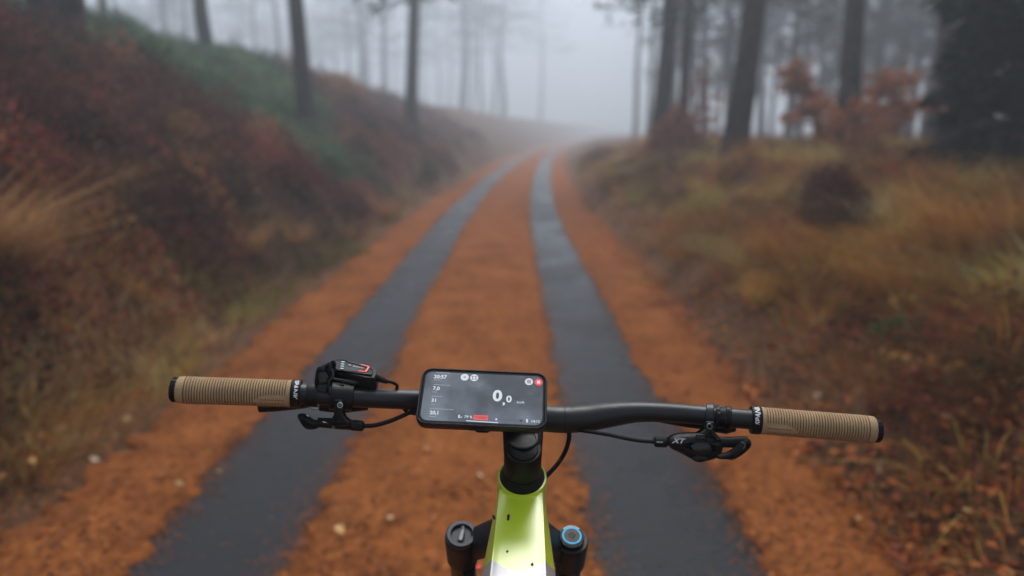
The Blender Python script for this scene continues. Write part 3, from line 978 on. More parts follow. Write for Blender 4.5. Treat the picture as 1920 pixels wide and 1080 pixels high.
def big_spruce(pos):
    """young spruce with boughs down to the ground"""
    rg = np.random.default_rng(77)
    o = empty('spruce_tree', pos)
    tag(o, 'big dense dark green spruce filling the right edge of the picture', 'tree')
    h = 8.0
    MB().tube([(0, 0, -0.3), (0.02, 0, h * 0.5), (0, 0.02, h)], [0.11, 0.065, 0.008], 10).build('trunk', M['bark_dark'], o)
    cs, ds, ss, bm = [], [], [], MB()
    for i in range(190):
        f = (i + rg.uniform(0, 1)) / 190
        z = 0.18 + (h - 0.2) * f ** 1.15
        a = i * 2.399 + rg.uniform(-0.3, 0.3)
        reach = 1.16 * (1 - z / h) ** 0.5 * rg.uniform(0.75, 1.12) + 0.1
        p = Vector((0, 0, z))
        tip = Vector((math.cos(a) * reach, math.sin(a) * reach, z - 0.28 * reach))
        mid = p.lerp(tip, 0.5) + Vector((0, 0, 0.07))
        bm.tube([p, mid, tip], [0.018, 0.012, 0.004], 5)
        m = int(260 * reach) + 24
        t = rg.uniform(0.08, 1.03, m)
        q = np.array([tuple(p.lerp(mid, tt * 2) if tt < 0.5 else mid.lerp(tip, tt * 2 - 1)) for tt in t])
        side = rg.normal(size=(m, 1)) * 0.13 * np.array([[-math.sin(a), math.cos(a), 0]])
        q = q + side + np.stack([np.zeros(m), np.zeros(m), -rg.uniform(-0.02, 0.14, m)], 1)
        cs.append(q); ss.append(rg.uniform(0.08, 0.2, m))
        ds.append(np.tile([[math.cos(a), math.sin(a), -0.45]], (m, 1)) + side * 3 + rg.normal(size=(m, 3)) * 0.3)
    C, S, D = np.concatenate(cs), np.concatenate(ss), np.concatenate(ds)
    V, Fc, c = leaf_quads(C, S, pick([(0.009, 0.019, 0.014), (0.012, 0.025, 0.018), (0.007, 0.014, 0.011)], len(C), rng=rg), aspect=0.3, rng=rg, direction=D)
    cr = link('crown', np_mesh('crown', V, Fc, M['leaf'], c), o)
    tag(bm.build('branches', M['twig'], cr), kind='stuff')


big_spruce(on_ground(1972, 7.4) + Vector((0, 0, -0.15)))


def sapling(px, dist, h, label, spread, n, pal, seed, leaf=0.085):
    rg = np.random.default_rng(seed)
    base = on_ground(px, dist)
    o = empty('beech_sapling', base)
    tag(o, label, 'sapling')
    tp = [Vector((0, 0, -0.1)), Vector((rg.normal() * 0.08, 0, h * 0.5)), Vector((rg.normal() * 0.15, rg.normal() * 0.1, h))]
    MB().tube(spline(tp, 4), [0.028 * (1 - 0.1 * i) + 0.003 for i in range(9)], 7).build('trunk', M['twig'], o)
    bm, cs = MB(), []
    nb = 15
    for i in range(nb):
        f = 0.18 + 0.8 * (i + rg.uniform(0, 1)) / nb
        p = tp[0].lerp(tp[1], min(1, f * 2)) if f < 0.5 else tp[1].lerp(tp[2], f * 2 - 1)
        a = rg.uniform(0, 6.28)
        L = spread * rg.uniform(0.45, 1.0) * (1.15 - f * 0.7)
        tip = p + Vector((math.cos(a) * L, math.sin(a) * L, rg.uniform(-0.05, 0.28) * L))
        bm.tube([p, p.lerp(tip, 0.5) + Vector((0, 0, 0.05)), tip], [0.010, 0.006, 0.002], 5)
        m = int(n * L / (nb * spread * 0.6))
        t = rg.uniform(0.2, 1.05, (m, 1))
        cs.append(np.array(p) + (np.array(tip) - np.array(p)) * t + rg.normal(size=(m, 3)) * np.array([0.13, 0.13, 0.06]))
    C = np.concatenate(cs)
    V, Fc, c = leaf_quads(C, leaf * rg.uniform(0.6, 1.3, len(C)), pick(pal, len(C), rng=rg), flat=0.45, aspect=0.6, rng=rg)
    cr = link('crown', np_mesh('crown', V, Fc, M['leaf'], c), o)
    tag(bm.build('branches', M['twig'], cr), kind='stuff')


PB = [(0.42, 0.135, 0.036), (0.32, 0.098, 0.028), (0.50, 0.185, 0.048)]
sapling(1520, 13.5, 1.45, 'orange leaved beech sapling left of the straight dark trunk', 1.05, 2200, PB, 3, 0.11)
sapling(1685, 12.5, 1.35, 'orange leaved beech sapling between the straight dark trunk and the dark spruce', 1.0, 2000, PB, 4, 0.11)
sapling(1300, 18.0, 1.9, 'sparse orange sapling beside the grey double trunk', 0.9, 700, PB, 6, 0.11)
sapling(1610, 11.5, 0.9, 'small rusty sapling at the foot of the straight dark trunk', 0.75, 900, PB, 9, 0.10)

# ------------------------------------------------------------------ the bicycle
M['bar'] = plain('matt_black_metal', (0.009, 0.010, 0.012), 0.40, metal=0.0, spec=0.5, noise=0.25, nscale=60, bump=0.15, bscale=900)
M['black'] = plain('black_plastic', (0.0035, 0.0038, 0.0042), 0.45, spec=0.28, noise=0.3, nscale=90, bump=0.25, bscale=700)
M['rubber'] = plain('black_rubber', (0.005, 0.005, 0.0055), 0.7, spec=0.3, noise=0.25, nscale=80, bump=0.4, bscale=500)
M['gloss'] = plain('black_gloss', (0.006, 0.0065, 0.0075), 0.22, noise=0.2, nscale=50)
M['grip'] = plain('tan_grip_rubber', (0.44, 0.298, 0.160), 0.78, noise=0.22, nscale=45, bump=0.5, bscale=600, spec=0.3)
M['dark_cap'] = plain('dark_anodised', (0.035, 0.042, 0.050), 0.35, metal=0.3, noise=0.25, nscale=150)
M['groove'] = plain('shaded_groove_rubber', (0.15, 0.090, 0.052), 0.9, noise=0.3, nscale=60, spec=0.2)  # grip rubber darkened: shade between the ribs put into the colour
M['steel'] = plain('steel', (0.5, 0.5, 0.5), 0.3, metal=1.0, noise=0.2, nscale=200)
M['grey'] = plain('grey_anodised', (0.16, 0.17, 0.18), 0.34, metal=0.6, noise=0.25, nscale=150)
M['white'] = plain('white_print', (0.75, 0.75, 0.75), 0.5, noise=0.12, nscale=300)
M['dim'] = plain('grey_print', (0.40, 0.41, 0.43), 0.5, noise=0.12, nscale=300)
M['faint'] = plain('faint_print', (0.022, 0.024, 0.027), 0.5, noise=0.12, nscale=300)
M['mud'] = plain('mud', (0.025, 0.016, 0.008), 0.9, noise=0.4, nscale=300)
M['red'] = plain('red_print', (0.62, 0.02, 0.03), 0.4, noise=0.1, nscale=100)
M['blue'] = plain('blue_anodised', (0.03, 0.55, 0.95), 0.35, metal=0.0, noise=0.1, nscale=200)
M['led_red'] = plain('red_light', (0.5, 0.05, 0.04), 0.4, emit=(1.0, 0.12, 0.10), estr=0.55)
M['led_white'] = plain('battery_light', (0.5, 0.6, 0.6), 0.4, emit=(0.55, 0.90, 1.0), estr=0.22)


def paint(name, col, col2, rough):
    m, n, l, b = new_mat(name)
    tc = n.new('ShaderNodeTexCoord')
    t = n.new('ShaderNodeTexNoise')
    t.inputs['Scale'].default_value = 9
    t.inputs['Detail'].default_value = 6
    l.new(tc.outputs['Object'], t.inputs['Vector'])
    mx = n.new('ShaderNodeMix')
    mx.data_type = 'RGBA'
    mx.inputs['A'].default_value, mx.inputs['B'].default_value = (*col, 1), (*col2, 1)
    l.new(t.outputs['Fac'], mx.inputs['Factor'])
    l.new(mx.outputs['Result'], b.inputs['Base Color'])
    mr = n.new('ShaderNodeMapRange')
    mr.inputs['To Min'].default_value, mr.inputs['To Max'].default_value = rough * 0.8, rough * 1.25
    l.new(t.outputs['Fac'], mr.inputs['Value'])
    l.new(mr.outputs[0], b.inputs['Roughness'])
    b.inputs['Metallic'].default_value = 0.0
    b.inputs['Coat Weight'].default_value = 1.0
    b.inputs['Coat Roughness'].default_value = 0.30
    b.inputs['Coat IOR'].default_value = 2.0
    return m


M['lime'] = paint('lime_paint', (0.60, 0.77, 0.012), (0.66, 0.81, 0.020), 0.36)
M['silver'] = paint('grey_paint', (0.36, 0.37, 0.36), (0.42, 0.43, 0.42), 0.35)

BIKE = empty('bicycle', (-0.02, 0.75, 0.0))
tag(BIKE, 'mountain bike with lime frame, black riser bar and tan ribbed grips on the lane', 'bicycle')


def bk(lat, fwd, h):
    """point of the bicycle: sideways from its middle plane, forwards, height; the bicycle leans two degrees to the right"""
    return Vector((0.0061 + (h - 0.89) * 0.035 + lat, fwd, h - lat * 0.035))


def part(mb, name, mat, parent=None, **k):
    if parent is None:
        return mb.build(name, mat, BIKE, world=True, **k)
    return mb.build(name, mat, parent, **k)


def text_mesh(body, height, bold=0.0, shear=0.0, align='CENTER'):
    cu = bpy.data.curves.new('lettering', 'FONT')
    cu.body, cu.size, cu.offset, cu.shear = body, 1.0, bold, shear
    cu.align_x, cu.align_y = align, 'CENTER'
    cu.resolution_u = 3
    ob = bpy.data.objects.new('lettering_source', cu)
    COL.objects.link(ob)
    bpy.context.view_layer.update()
    dg = bpy.context.evaluated_depsgraph_get()
    me = bpy.data.meshes.new_from_object(ob.evaluated_get(dg))
    bpy.data.objects.remove(ob, do_unlink=True)
    bpy.data.curves.remove(cu)
    vs = np.array([v.co[:] for v in me.vertices])
    fs = [tuple(p.vertices) for p in me.polygons]
    bpy.data.meshes.remove(me)
    return vs * (height / 0.70), fs


def lettering(body, origin, ex, ey, height, mat, parent, bold=0.0, shear=0.0, align='CENTER', sx=1.0, name='lettering', thick=0.00012, bend=None):
    vs, fs = text_mesh(body, height, bold, shear, align)
    ex, ey = Vector(ex).normalized(), Vector(ey).normalized()
    ez = ex.cross(ey)
    out = [bend(v[0] * sx, v[1]) if bend else Vector(origin) + ex * (v[0] * sx) + ey * v[1] for v in vs]
    me = bpy.data.meshes.new(name)
    me.from_pydata([tuple(p) for p in out], [], fs)
    me.update()
    me.materials.append(mat)
    return link(name, me, parent)


def view_axes(deg):
    a = R(deg)
    return VR * math.cos(a) - VU * math.sin(a), VU * math.cos(a) + VR * math.sin(a)


# handlebar -------------------------------------------------------------
bp = [(338, 731, .809, .0111), (565, 738, .828, .0111), (630, 743, .836, .0111), (700, 747, .846, .0111), (760, 749, .858, .0118), (820, 753, .870, .0135), (870, 762, .877, .0158), (930, 774, .880, .0159), (1040, 786, .880, .0159),
      (1098, 784.5, .876, .0156), (1140, 778.5, .871, .0146), (1190, 773, .864, .0122), (1250, 773.5, .856, .0112), (1320, 779, .846, .0111), (1408, 786.5, .832, .0111), (1632, 804.5, .815, .0111)]
sp_ = spline([(*at(a, b, c), r) for a, b, c, r in bp], 6)
handlebar = part(MB().tube([p[:3] for p in sp_], [float(p[3]) for p in sp_], 28), 'handlebar', M['bar'])
pa, pb = at(1058, 786, .879), at(1074, 786, .8785)
ax = (pb - pa).normalized()
for k in range(2):
    c = at(1058 + 14 * k, 786 - 0.2 * k, .879)
    part(MB().lathe(c, ax, [(0, .0158), (0, .01605), (.0012, .01605), (.0012, .0158)], 28), 'centre_mark', M['black'], handlebar)


# grips -------------------------------------------------------------------
def make_grip(p_out, p_in, label, text_flip):
    ax_ = (p_in - p_out).normalized()
    L = (p_in - p_out).length
    prof = [(.0062, .0115), (.0062, .0132), (.0075, .0144), (.013, .0148), (.0146, .0148), (.0148, .0138)]
    t = .0152
    nrib = 38
    pitch = (L - .0135 - t) / nrib
    for i in range(nrib):
        prof += [(t + pitch * .02, .0128), (t + pitch * .20, .0128), (t + pitch * .34, .01475), (t + pitch * .50, .01505), (t + pitch * .80, .01505), (t + pitch * .96, .01475)]
        t += pitch
    prof += [(L - .0133, .0152), (L - .0108, .0152), (L - .0108, .0115)]
    gr = part(MB().lathe(p_out, ax_, prof, 40), 'grip', M['grip'], sharp=50)
    gr['label'] = label
    part(MB().lathe(p_out, ax_, [(.0150, .0120), (.0150, .0134), (L - .0134, .0134), (L - .0134, .0120)], 36), 'groove_core', M['groove'], gr)
    part(MB().lathe(p_out, ax_, [(0, .0075), (0, .0118), (.0012, .0128), (.0075, .0130), (.0078, .012)], 32), 'end_cap', M['rubber'], gr)
    for i in range(10):                                     # notches round the end cap
        a = 2 * math.pi * i / 10
        up = ax_.cross(Vector((0, 0, 1))).normalized()
        b = ax_.cross(up)
        d = up * math.cos(a) + b * math.sin(a)
        s_ = up * -math.sin(a) + b * math.cos(a)
        c = p_out + ax_ * .0038 + d * .0129
        part(MB().pillow([c + ax_ * x_ + s_ * y_ for x_, y_ in ((-.0028, -.0022), (.0028, -.0022), (.0028, .0022), (-.0028, .0022))], .0012, .0004, axis=d), 'cap_rib', M['black'], gr)
    part(MB().lathe(p_in - ax_ * .0105, ax_, [(0, .011), (0, .0150), (.0008, .0156), (.0092, .0156), (.0102, .0150), (.0102, .011)], 36), 'lock_collar', M['black'], gr)
    # collar lettering wrapped round the ring, and a smooth pad with stitched dashes under the thumb side
    c0 = p_in - ax_ * .0054
    up = (VU * .80 + VN * .60)
    up = (up - ax_ * up.dot(ax_)).normalized()
    sd_ = ax_.cross(up)
    rr = .01572

    def bend(x_, y_):
        th = x_ / rr * text_flip
        # text_flip 1: first letter up and away, reading towards the rider
        n_ = (VN - ax_ * VN.dot(ax_)).normalized()
        e_ = (VU - ax_ * VU.dot(ax_))
        e_ = (e_ - n_ * e_.dot(n_)).normalized()
        phi = R(34) - th
        return c0 + (n_ * math.cos(phi) + e_ * math.sin(phi)) * rr + VR * (y_ * text_flip)
    lettering('SPANK', c0, VR, VU, .0056, M['white'], gr, bold=0.03, shear=0.25, bend=bend)
    n_ = (VN - ax_ * VN.dot(ax_)).normalized()
    e_ = (VU - ax_ * VU.dot(ax_) - n_ * VU.dot(n_)).normalized()
    mbp, mbs = MB(), MB()
    npad = 22
    rows = []
    for j in range(7):
        rr_ = []
        for i in range(npad):
            tt = i / (npad - 1)
            x_ = .014 + tt * .036
            wdt = (1 - max(0, (tt - .45) / .55) ** 2.2) * .0085
            th = R(-32) + (j / 6 - .5) * 2 * wdt / .0152
            lift = .0153 - (.0012 if j in (0, 6) or i in (0, npad - 1) else 0)
            rr_.append(p_in - ax_ * x_ + (n_ * math.cos(th) + e_ * math.sin(th)) * lift)
        rows.append(rr_)
    vs = [p for r_ in rows for p in r_]
    fs = [(j * npad + i, j * npad + i + 1, (j + 1) * npad + i + 1, (j + 1) * npad + i) for j in range(6) for i in range(npad - 1)]
    mbp.add(vs, fs)
    part(mbp, 'smooth_pad', M['grip'], gr)
    for j, th0 in enumerate((-22, -42)):
        for i in range(7):
            x_ = .018 + i * .0037
            th = R(th0)
            d = n_ * math.cos(th) + e_ * math.sin(th)
            s_ = ax_.cross(d)
            c = p_in - ax_ * x_ + d * .0154
            part(MB().pillow([c + ax_ * a_ + s_ * b_ for a_, b_ in ((-.0011, -.0003), (.0011, -.0003), (.0011, .0003), (-.0011, .0003))], .0004, .0001, axis=d), 'stitch', M['mud'], gr)
    return gr


make_grip(at(322, 730.5, .808), at(565, 738.5, .828), 'left tan ribbed grip with black end cap', 1)
make_grip(at(1650, 806.5, .815), at(1407, 787, .831), 'right tan ribbed grip with black end cap', -1)


def px_poly(pts, d, n=0):
    """outline given by pixels at one depth, or (px, py, depth) triples; n > 0 rounds it"""
    P = [at(p[0], p[1], p[2] if len(p) > 2 else d) for p in pts]
    return [Vector(q) for q in spline([tuple(p) for p in P], n, True)] if n else P


# drive remote left on the bar -------------------------------------------
top = [(622, 681, .858), (628, 675.5, .864), (642, 674.5, .865), (668, 682, .861), (694, 690, .857), (706, 695, .854), (707, 700, .850), (703, 710, .838), (690, 709.5, .836), (664, 704, .836), (638, 699, .838), (626, 697, .840)]
tp = [at(*p) for p in top]
ctr = sum(tp, Vector()) / len(tp)
mb = MB()
low = Vector((0, .004, -.022))
shr = lambda p, k: ctr + (p - ctr) * k
mb.rings([[shr(p, .92) + low for p in tp], [shr(p, 1.0) + low * .8 for p in tp], [shr(p, 1.03) + low * .35 for p in tp], [shr(p, 1.0) + low * .05 for p in tp], [shr(p, .965) + Vector((0, 0, .0008)) for p in tp]])
remote = part(mb, 'drive_remote', M['black'], sharp=25)
remote['label'] = 'black drive remote with red light frame and battery bars'
tn = (at(642, 674.5, .865) - at(638, 699, .838)).cross(at(694, 690, .857) - at(638, 699, .838)).normalized()
if tn.dot(VN) < 0: tn = -tn
o_ = at(664, 692.5, .8485)


def on_face(px, py):
    """pixel on the top face of the remote"""
    d_ = at(px, py, 1.0) - cam.location
    s_ = (o_ - cam.location).dot(tn) / d_.dot(tn)
    return cam.location + d_ * s_ + tn * .0016


face = [on_face(*p) for p in ((627, 682), (631, 677), (643, 677), (692, 692.5), (700, 696), (697, 705.5), (664, 701), (632, 696), (627, 692))]
part(MB().pillow(face, .0012, .0006, axis=tn), 'display_face', M['gloss'], remote)
for i in range(4):
    y0 = 680.6 + i * 4.1
    x0 = 640 - i * 0.7
    q = [on_face(x0, y0) + tn * .0006, on_face(x0 + 6, y0 + .7) + tn * .0006, on_face(x0 + 6, y0 + 1.7) + tn * .0006, on_face(x0, y0 + 1.0) + tn * .0006]
    part(MB().pillow(q, .0004, .0001, axis=tn), 'battery_light', M['led_white'], remote)
for a, b, wd in (((652, 681), (688.5, 690.2), .7), ((655, 697.6), (686, 699.2), .7), ((676, 686.4), (692, 690.6), 2.0), ((672, 698.6), (686, 699.6), 2.0), ((691.5, 690.5), (686, 699.6), 2.4)):
    p, q = on_face(*a) + tn * .0007, on_face(*b) + tn * .0007
    e = tn.cross(q - p).normalized() * (wd / FPX * .85 * .55)
    part(MB().pillow([p - e, q - e, q + e, p + e], .0005, .0001, axis=tn), 'light_frame', M['led_red'] if wd > 1 else M['dim'], remote)
ex = (on_face(680, 693.5) - on_face(658, 688.6)).normalized()
ey = tn.cross(ex)
lettering('BOSCH', on_face(671, 691.4) + tn * .0007, ex, ey, .0026, M['dim'], remote, bold=.02)
c = on_face(655.5, 687.8) + tn * .0007
part(MB().lathe(c, tn, [(0, .0011), (.0002, .0011), (.0002, .0016), (0, .0016)], 20, caps=False), 'emblem', M['dim'], remote)
part(MB().pillow([c + ex * a + ey * b for a, b in ((-.0007, -.0008), (-.0003, -.0008), (-.0003, .0008), (-.0007, .0008))], .0002, .00005, axis=tn), 'emblem', M['dim'], remote)
part(MB().pillow([c + ex * a + ey * b for a, b in ((.0003, -.0008), (.0007, -.0008), (.0007, .0008), (.0003, .0008))], .0002, .00005, axis=tn), 'emblem', M['dim'], remote)
# keypad on the thumb side
key_body = px_poly([(597, 693), (600, 686), (610, 683.5), (621, 676.5), (626, 681), (627, 700), (622, 708), (619, 738), (613, 742), (595, 737), (594, 712)], .836)
part(MB().pillow(key_body, .026, .003), 'keypad_body', M['black'], remote)
part(MB().pillow(px_poly([(599, 694), (600.5, 687), (610, 685), (611, 690), (609, 694.5)], .8215), .003, .0012), 'key', M['gloss'], remote)
part(MB().pillow(px_poly([(597, 699), (609, 696.5), (616, 704), (614, 718), (596.5, 719)], .8215), .003, .0012), 'key', M['gloss'], remote)
part(MB().pillow(px_poly([(596.5, 722), (613.5, 721), (611, 736), (595.5, 734)], .8215), .003, .0012), 'key', M['bar'], remote)
part(MB().tube(spline([tuple(at(622, 692, .826)), tuple(at(624, 705, .824)), tuple(at(617, 716, .822)), tuple(at(617.5, 740, .824))], 5), .0016, 8), 'trim_edge', M['bar'], remote)
b0, b1 = at(619, 742, .835), at(662, 745, .841)
part(MB().lathe(b0, b1 - b0, [(0, .0112), (0, .0150), (.001, .0158), ((b1 - b0).length - .001, .0158), ((b1 - b0).length, .0150), ((b1 - b0).length, .0112)], 28), 'clamp', M['black'], remote)
part(MB().pillow(px_poly([(626, 706), (668, 711), (676, 716), (668, 729), (640, 731), (622, 728)], .845), .022, .004), 'clamp_neck', M['black'], remote)
part(MB().pillow(px_poly([(627, 720), (645, 719.5), (645, 723.5), (627.5, 724.5)], .8305), .002, .0008), 'clamp_lug', M['bar'], remote)
part(MB().tube([at(702, 706, .845), at(712, 711, .846), at(727, 716, .848)], [.0042, .0036, .0026], 12), 'strain_relief', M['rubber'], remote)
part(MB().tube([Vector(p) for p in spline([tuple(at(725, 715.5, .848)), tuple(at(736, 717, .850)), tuple(at(745, 724, .853)), tuple(at(742, 734, .862)), tuple(at(752, 742, .875)), tuple(at(790, 752, .886))], 6)], .0018, 9), 'cable', M['rubber'])
# clamp of the brake lever and the lever blade under the left grip
b0, b1 = at(574, 740, .830), at(597, 741.5, .8325)
brake = part(MB().lathe(b0, b1 - b0, [(0, .0112), (0, .0128), (.001, .0134), ((b1 - b0).length, .0134), ((b1 - b0).length, .0112)], 28), 'brake_lever', M['black'])
part(MB().tube([Vector(p) for p in spline([tuple(at(486, 765.5, .856)), tuple(at(510, 764.5, .852)), tuple(at(547, 761, .846)), tuple(at(575, 757, .842)), tuple(at(588, 750, .838))], 5)], .0034, 10, flat=1.4), 'lever_blade', M['gloss'], brake)
part(MB().pillow(px_poly([(579, 762), (590, 758), (601, 764), (596, 767.5), (588, 768.5)], .84), .006, .0012), 'lever_pivot', M['steel'], brake)
part(MB().tube([at(600, 760, .846), at(640, 763, .848), at(690, 761, .853)], [.0065, .0075, .005], 14), 'reservoir', M['black'], brake)

# dropper lever under the remote -----------------------------------------
drop = part(MB().pillow(px_poly([(629, 748), (645, 748), (645, 774), (650, 783), (658, 789), (659, 796), (640, 798), (616, 796), (615, 789), (622, 786), (628, 776)], .826), .014, .0028), 'dropper_lever', M['black'], sharp=30)
part(MB().pillow(px_poly([(558, 779), (565, 775.5), (576, 778), (587, 786), (598, 788.5), (604, 791), (600, 798), (593, 804), (576, 804.5), (566, 795)], .827, 3), .011, .0045), 'paddle', M['rubber'], drop)
part(MB().pillow(px_poly([(575, 777.3), (580, 780), (579, 781.5), (574, 778.8)], .8215), .0006, .0002), 'scratch', M['white'], drop)
part(MB().tube([at(596, 792, .830), at(640, 795, .830), at(662, 797, .830)], [.0055, .0062, .0055], 14), 'lever_arm', M['black'], drop)
part(MB().tube([at(658, 797, .831), at(662, 797.3, .831), at(679, 798.5, .832), at(683, 798.5, .832)], [.0055, .0060, .0060, .0035], 16), 'barrel_adjuster', M['rubber'], drop)
c = at(637.5, 759.5, .8185)
part(MB().lathe(c, VN, [(0, .0020), (.0008, .0021), (.0008, .0031), (0, .0034)], 24, caps=False), 'clamp_bolt', M['steel'], drop)
part(MB().lathe(c, VN, [(-.0006, .0021), (.0001, .0021)], 20), 'bolt_recess', M['black'], drop)
part(MB().lathe(c + VN * .0002, VN, [(0, .0006), (.0003, .0006)], 12), 'bolt_socket', M['white'], drop)
part(MB().lathe(at(625, 801, .8245), VN, [(0, .0008), (.0006, .0008), (.0006, .0017), (0, .0019)], 20), 'pivot_screw', M['grey'], drop)
part(MB().lathe(at(627.5, 795, .8228), VN, [(0, .0009), (.0004, .0009), (.0004, .0016), (0, .0017)], 16), 'pivot_screw', M['dim'], drop)
part(MB().pillow(px_poly([(605, 790), (612, 791.5), (612, 793), (605, 791.8)], .8228), .0004, .0001), 'print_dash', M['white'], drop)
part(MB().pillow(px_poly([(613, 793), (622, 794), (622, 795.3), (613, 794.4)], .8228), .0004, .0001), 'print_dash', M['dim'], drop)
part(MB().tube([Vector(p) for p in spline([tuple(at(680, 798.5, .832)), tuple(at(705, 797, .835)), tuple(at(738, 787, .842)), tuple(at(772, 772, .852)), tuple(at(800, 764, .862)), tuple(at(850, 780, .885))], 6)], .0025, 10), 'cable', M['rubber'])
part(MB().tube([Vector(p) for p in spline([tuple(at(752, 758, .862)), tuple(at(757, 767, .858)), tuple(at(766, 773, .853)), tuple(at(778, 776, .853)), tuple(at(810, 775, .865))], 6)], .0018, 9), 'cable', M['rubber'])

# shifter and right controls ---------------------------------------------
sh = part(MB().pillow(px_poly([(1251, 826), (1256, 818), (1270, 813), (1300, 811), (1322, 812), (1338, 816), (1350, 823), (1354, 832), (1352, 846), (1345, 856), (1328, 862), (1312, 864.5), (1296, 860), (1276, 849), (1256, 839)], .828, 3), .022, .009, steps=5), 'shifter', M['black'], sharp=60)
part(MB().pillow(px_poly([(1307, 812), (1318, 804), (1326, 800), (1334, 800), (1336, 806), (1346, 818), (1350, 826), (1330, 832), (1312, 826)], .826), .018, .004), 'clamp_arm', M['black'], sh)
part(MB().pillow(px_poly([(1305, 814), (1320, 814), (1323, 823), (1304, 823)], .8165), .002, .0008), 'housing_plate', M['faint'], sh)
part(MB().lathe(at(1313, 842, .8215), VN, [(0, .012), (.0030, .011), (.0042, .009), (.0042, .0)], 28), 'pivot_cover', M['gloss'], sh)
part(MB().pillow(px_poly([(1296, 857), (1310, 852), (1326, 856), (1322, 863), (1311, 865.5), (1300, 863)], .822, 3), .014, .004), 'release_lever', M['black'], sh)
# paddle: a loop of two arms and a ribbed thumb pad
part(MB().tube([Vector(p) for p in spline([tuple(at(1344, 828, .826)), tuple(at(1356, 829, .824)), tuple(at(1376, 829, .822)), tuple(at(1392, 828, .820)), tuple(at(1402, 828, .819))], 4)], .0052, 12, flat=1.2), 'lever_arm', M['black'], sh)
part(MB().pillow(px_poly([(1344, 852), (1362, 848), (1378, 838), (1390, 826), (1400, 821.5), (1407, 826), (1408, 834), (1402, 843), (1390, 853), (1374, 861.5), (1362, 861), (1346, 860)], .818, 3), .010, .004), 'thumb_paddle', M['black'], sh)
for i in range(9):
    f = i / 8
    c = at(1374 + 19 * f, 851 - 16 * f, .8122)
    d = (at(1393, 835, .8122) - at(1374, 851, .8122)).normalized()
    e = VN.cross(d)
    part(MB().pillow([c + d * a + e * b for a, b in ((-.0005, -.0045), (.0005, -.0045), (.0005, .0045), (-.0005, .0045))], .0010, .0003), 'paddle_rib', M['bar'], sh)
part(MB().tube([Vector(p) for p in spline([tuple(at(1389, 829, .8120)), tuple(at(1395, 831, .8118)), tuple(at(1397, 836, .8118)), tuple(at(1393.5, 842, .8120))], 5)], .0006, 6), 'paddle_edge', M['grey'], sh)
ex, ey = view_axes(2)
lettering('XT', at(1271, 827, .8163), ex, ey, .0052, M['white'], sh, bold=.03, shear=.35, sx=1.3)
lettering('DEORE', at(1273, 821.8, .8163), ex, ey, .0018, M['dim'], sh, bold=.02, shear=.2, sx=1.3)
part(MB().tube([at(1226, 828, .830), at(1229, 828, .830), at(1249, 829, .829), at(1252, 829, .829)], [.0035, .0060, .0060, .004], 18), 'barrel_adjuster', M['rubber'], sh)
part(MB().pillow(px_poly([(1231, 827.8), (1243, 828), (1243, 830.2), (1231, 830)], .8232), .0006, .0002), 'adjuster_mark', M['dim'], sh)
part(MB().tube([Vector(p) for p in spline([tuple(at(1228, 828.5, .830)), tuple(at(1190, 825, .834)), tuple(at(1140, 815, .846)), tuple(at(1096, 808, .862)), tuple(at(1050, 803, .889)), tuple(at(1015, 806, .905))], 6)], .0022, 10), 'cable', M['rubber'])
ctl = part(MB().lathe(at(1324, 779.3, .8455), at(1338, 780.5, .843) - at(1324, 779.3, .8455), [(0, .0112), (0, .0138), (.0008, .0145), (.0080, .0145), (.0088, .0138), (.0088, .0112)], 30), 'control_clamp', M['bar'])
part(MB().pillow(px_poly([(1322, 788), (1336, 789), (1340, 800), (1334, 806), (1324, 805), (1318, 800)], .8245), .015, .003), 'clamp_foot', M['black'], ctl)
part(MB().lathe(at(1330.5, 799.5, .8165), VN, [(0, .0022), (.0006, .0024), (.0006, .0033), (0, .0036)], 22, caps=False), 'clamp_bolt', M['grey'], ctl)
br2 = part(MB().lathe(at(1341, 780.8, .8425), at(1370, 783.5, .838) - at(1341, 780.8, .8425), [(0, .0112), (0, .0128), (.001, .0136), (.0045, .0136), (.0050, .0122), (.0115, .0122), (.0120, .0137), (.0170, .0137), (.0175, .0128), (.0175, .0112)], 30), 'brake_lever', M['black'])
for px, py, wd in ((1346, 767, 4), (1348, 775, 5), (1366, 768, 3), (1369, 777, 3), (1352, 764, 4)):
    c = at(px, py, .8285)
    part(MB().pillow([c + VR * a + VU * b for a, b in ((-.0006 * wd * .7, -.0008), (.0006 * wd * .7, -.0004), (.0006 * wd * .5, .0012), (-.0006 * wd * .5, .0009))], .0018, .0006), 'clamp_screw', M['grey'], br2)
part(MB().tube([at(1342, 799, .846), at(1362, 803, .848), at(1377, 803, .850)], [.007, .0065, .004], 14), 'lever_pivot', M['black'], br2)
part(MB().tube([at(1240, 784, .866), at(1290, 791, .861), at(1345, 796, .854)], [.0055, .0068, .0075], 14), 'reservoir', M['black'], br2)

# stem -----------------------------------------------------------------------
AXD = Vector((-.035 * 0 + .0153, -.438, .899)).normalized()          # steering axis, upwards
HT = at(979, 893, .862)                                            # middle of the head tube's upper rim
CL = at(981, 781, .880)                                            # middle of the bar clamp
stem = part(MB().lathe(HT + AXD * .012, AXD, [(0, .016), (0, .0208), (.0015, .0218), (.034, .0212), (.0365, .0198), (.0365, .006)], 40), 'stem', M['black'])
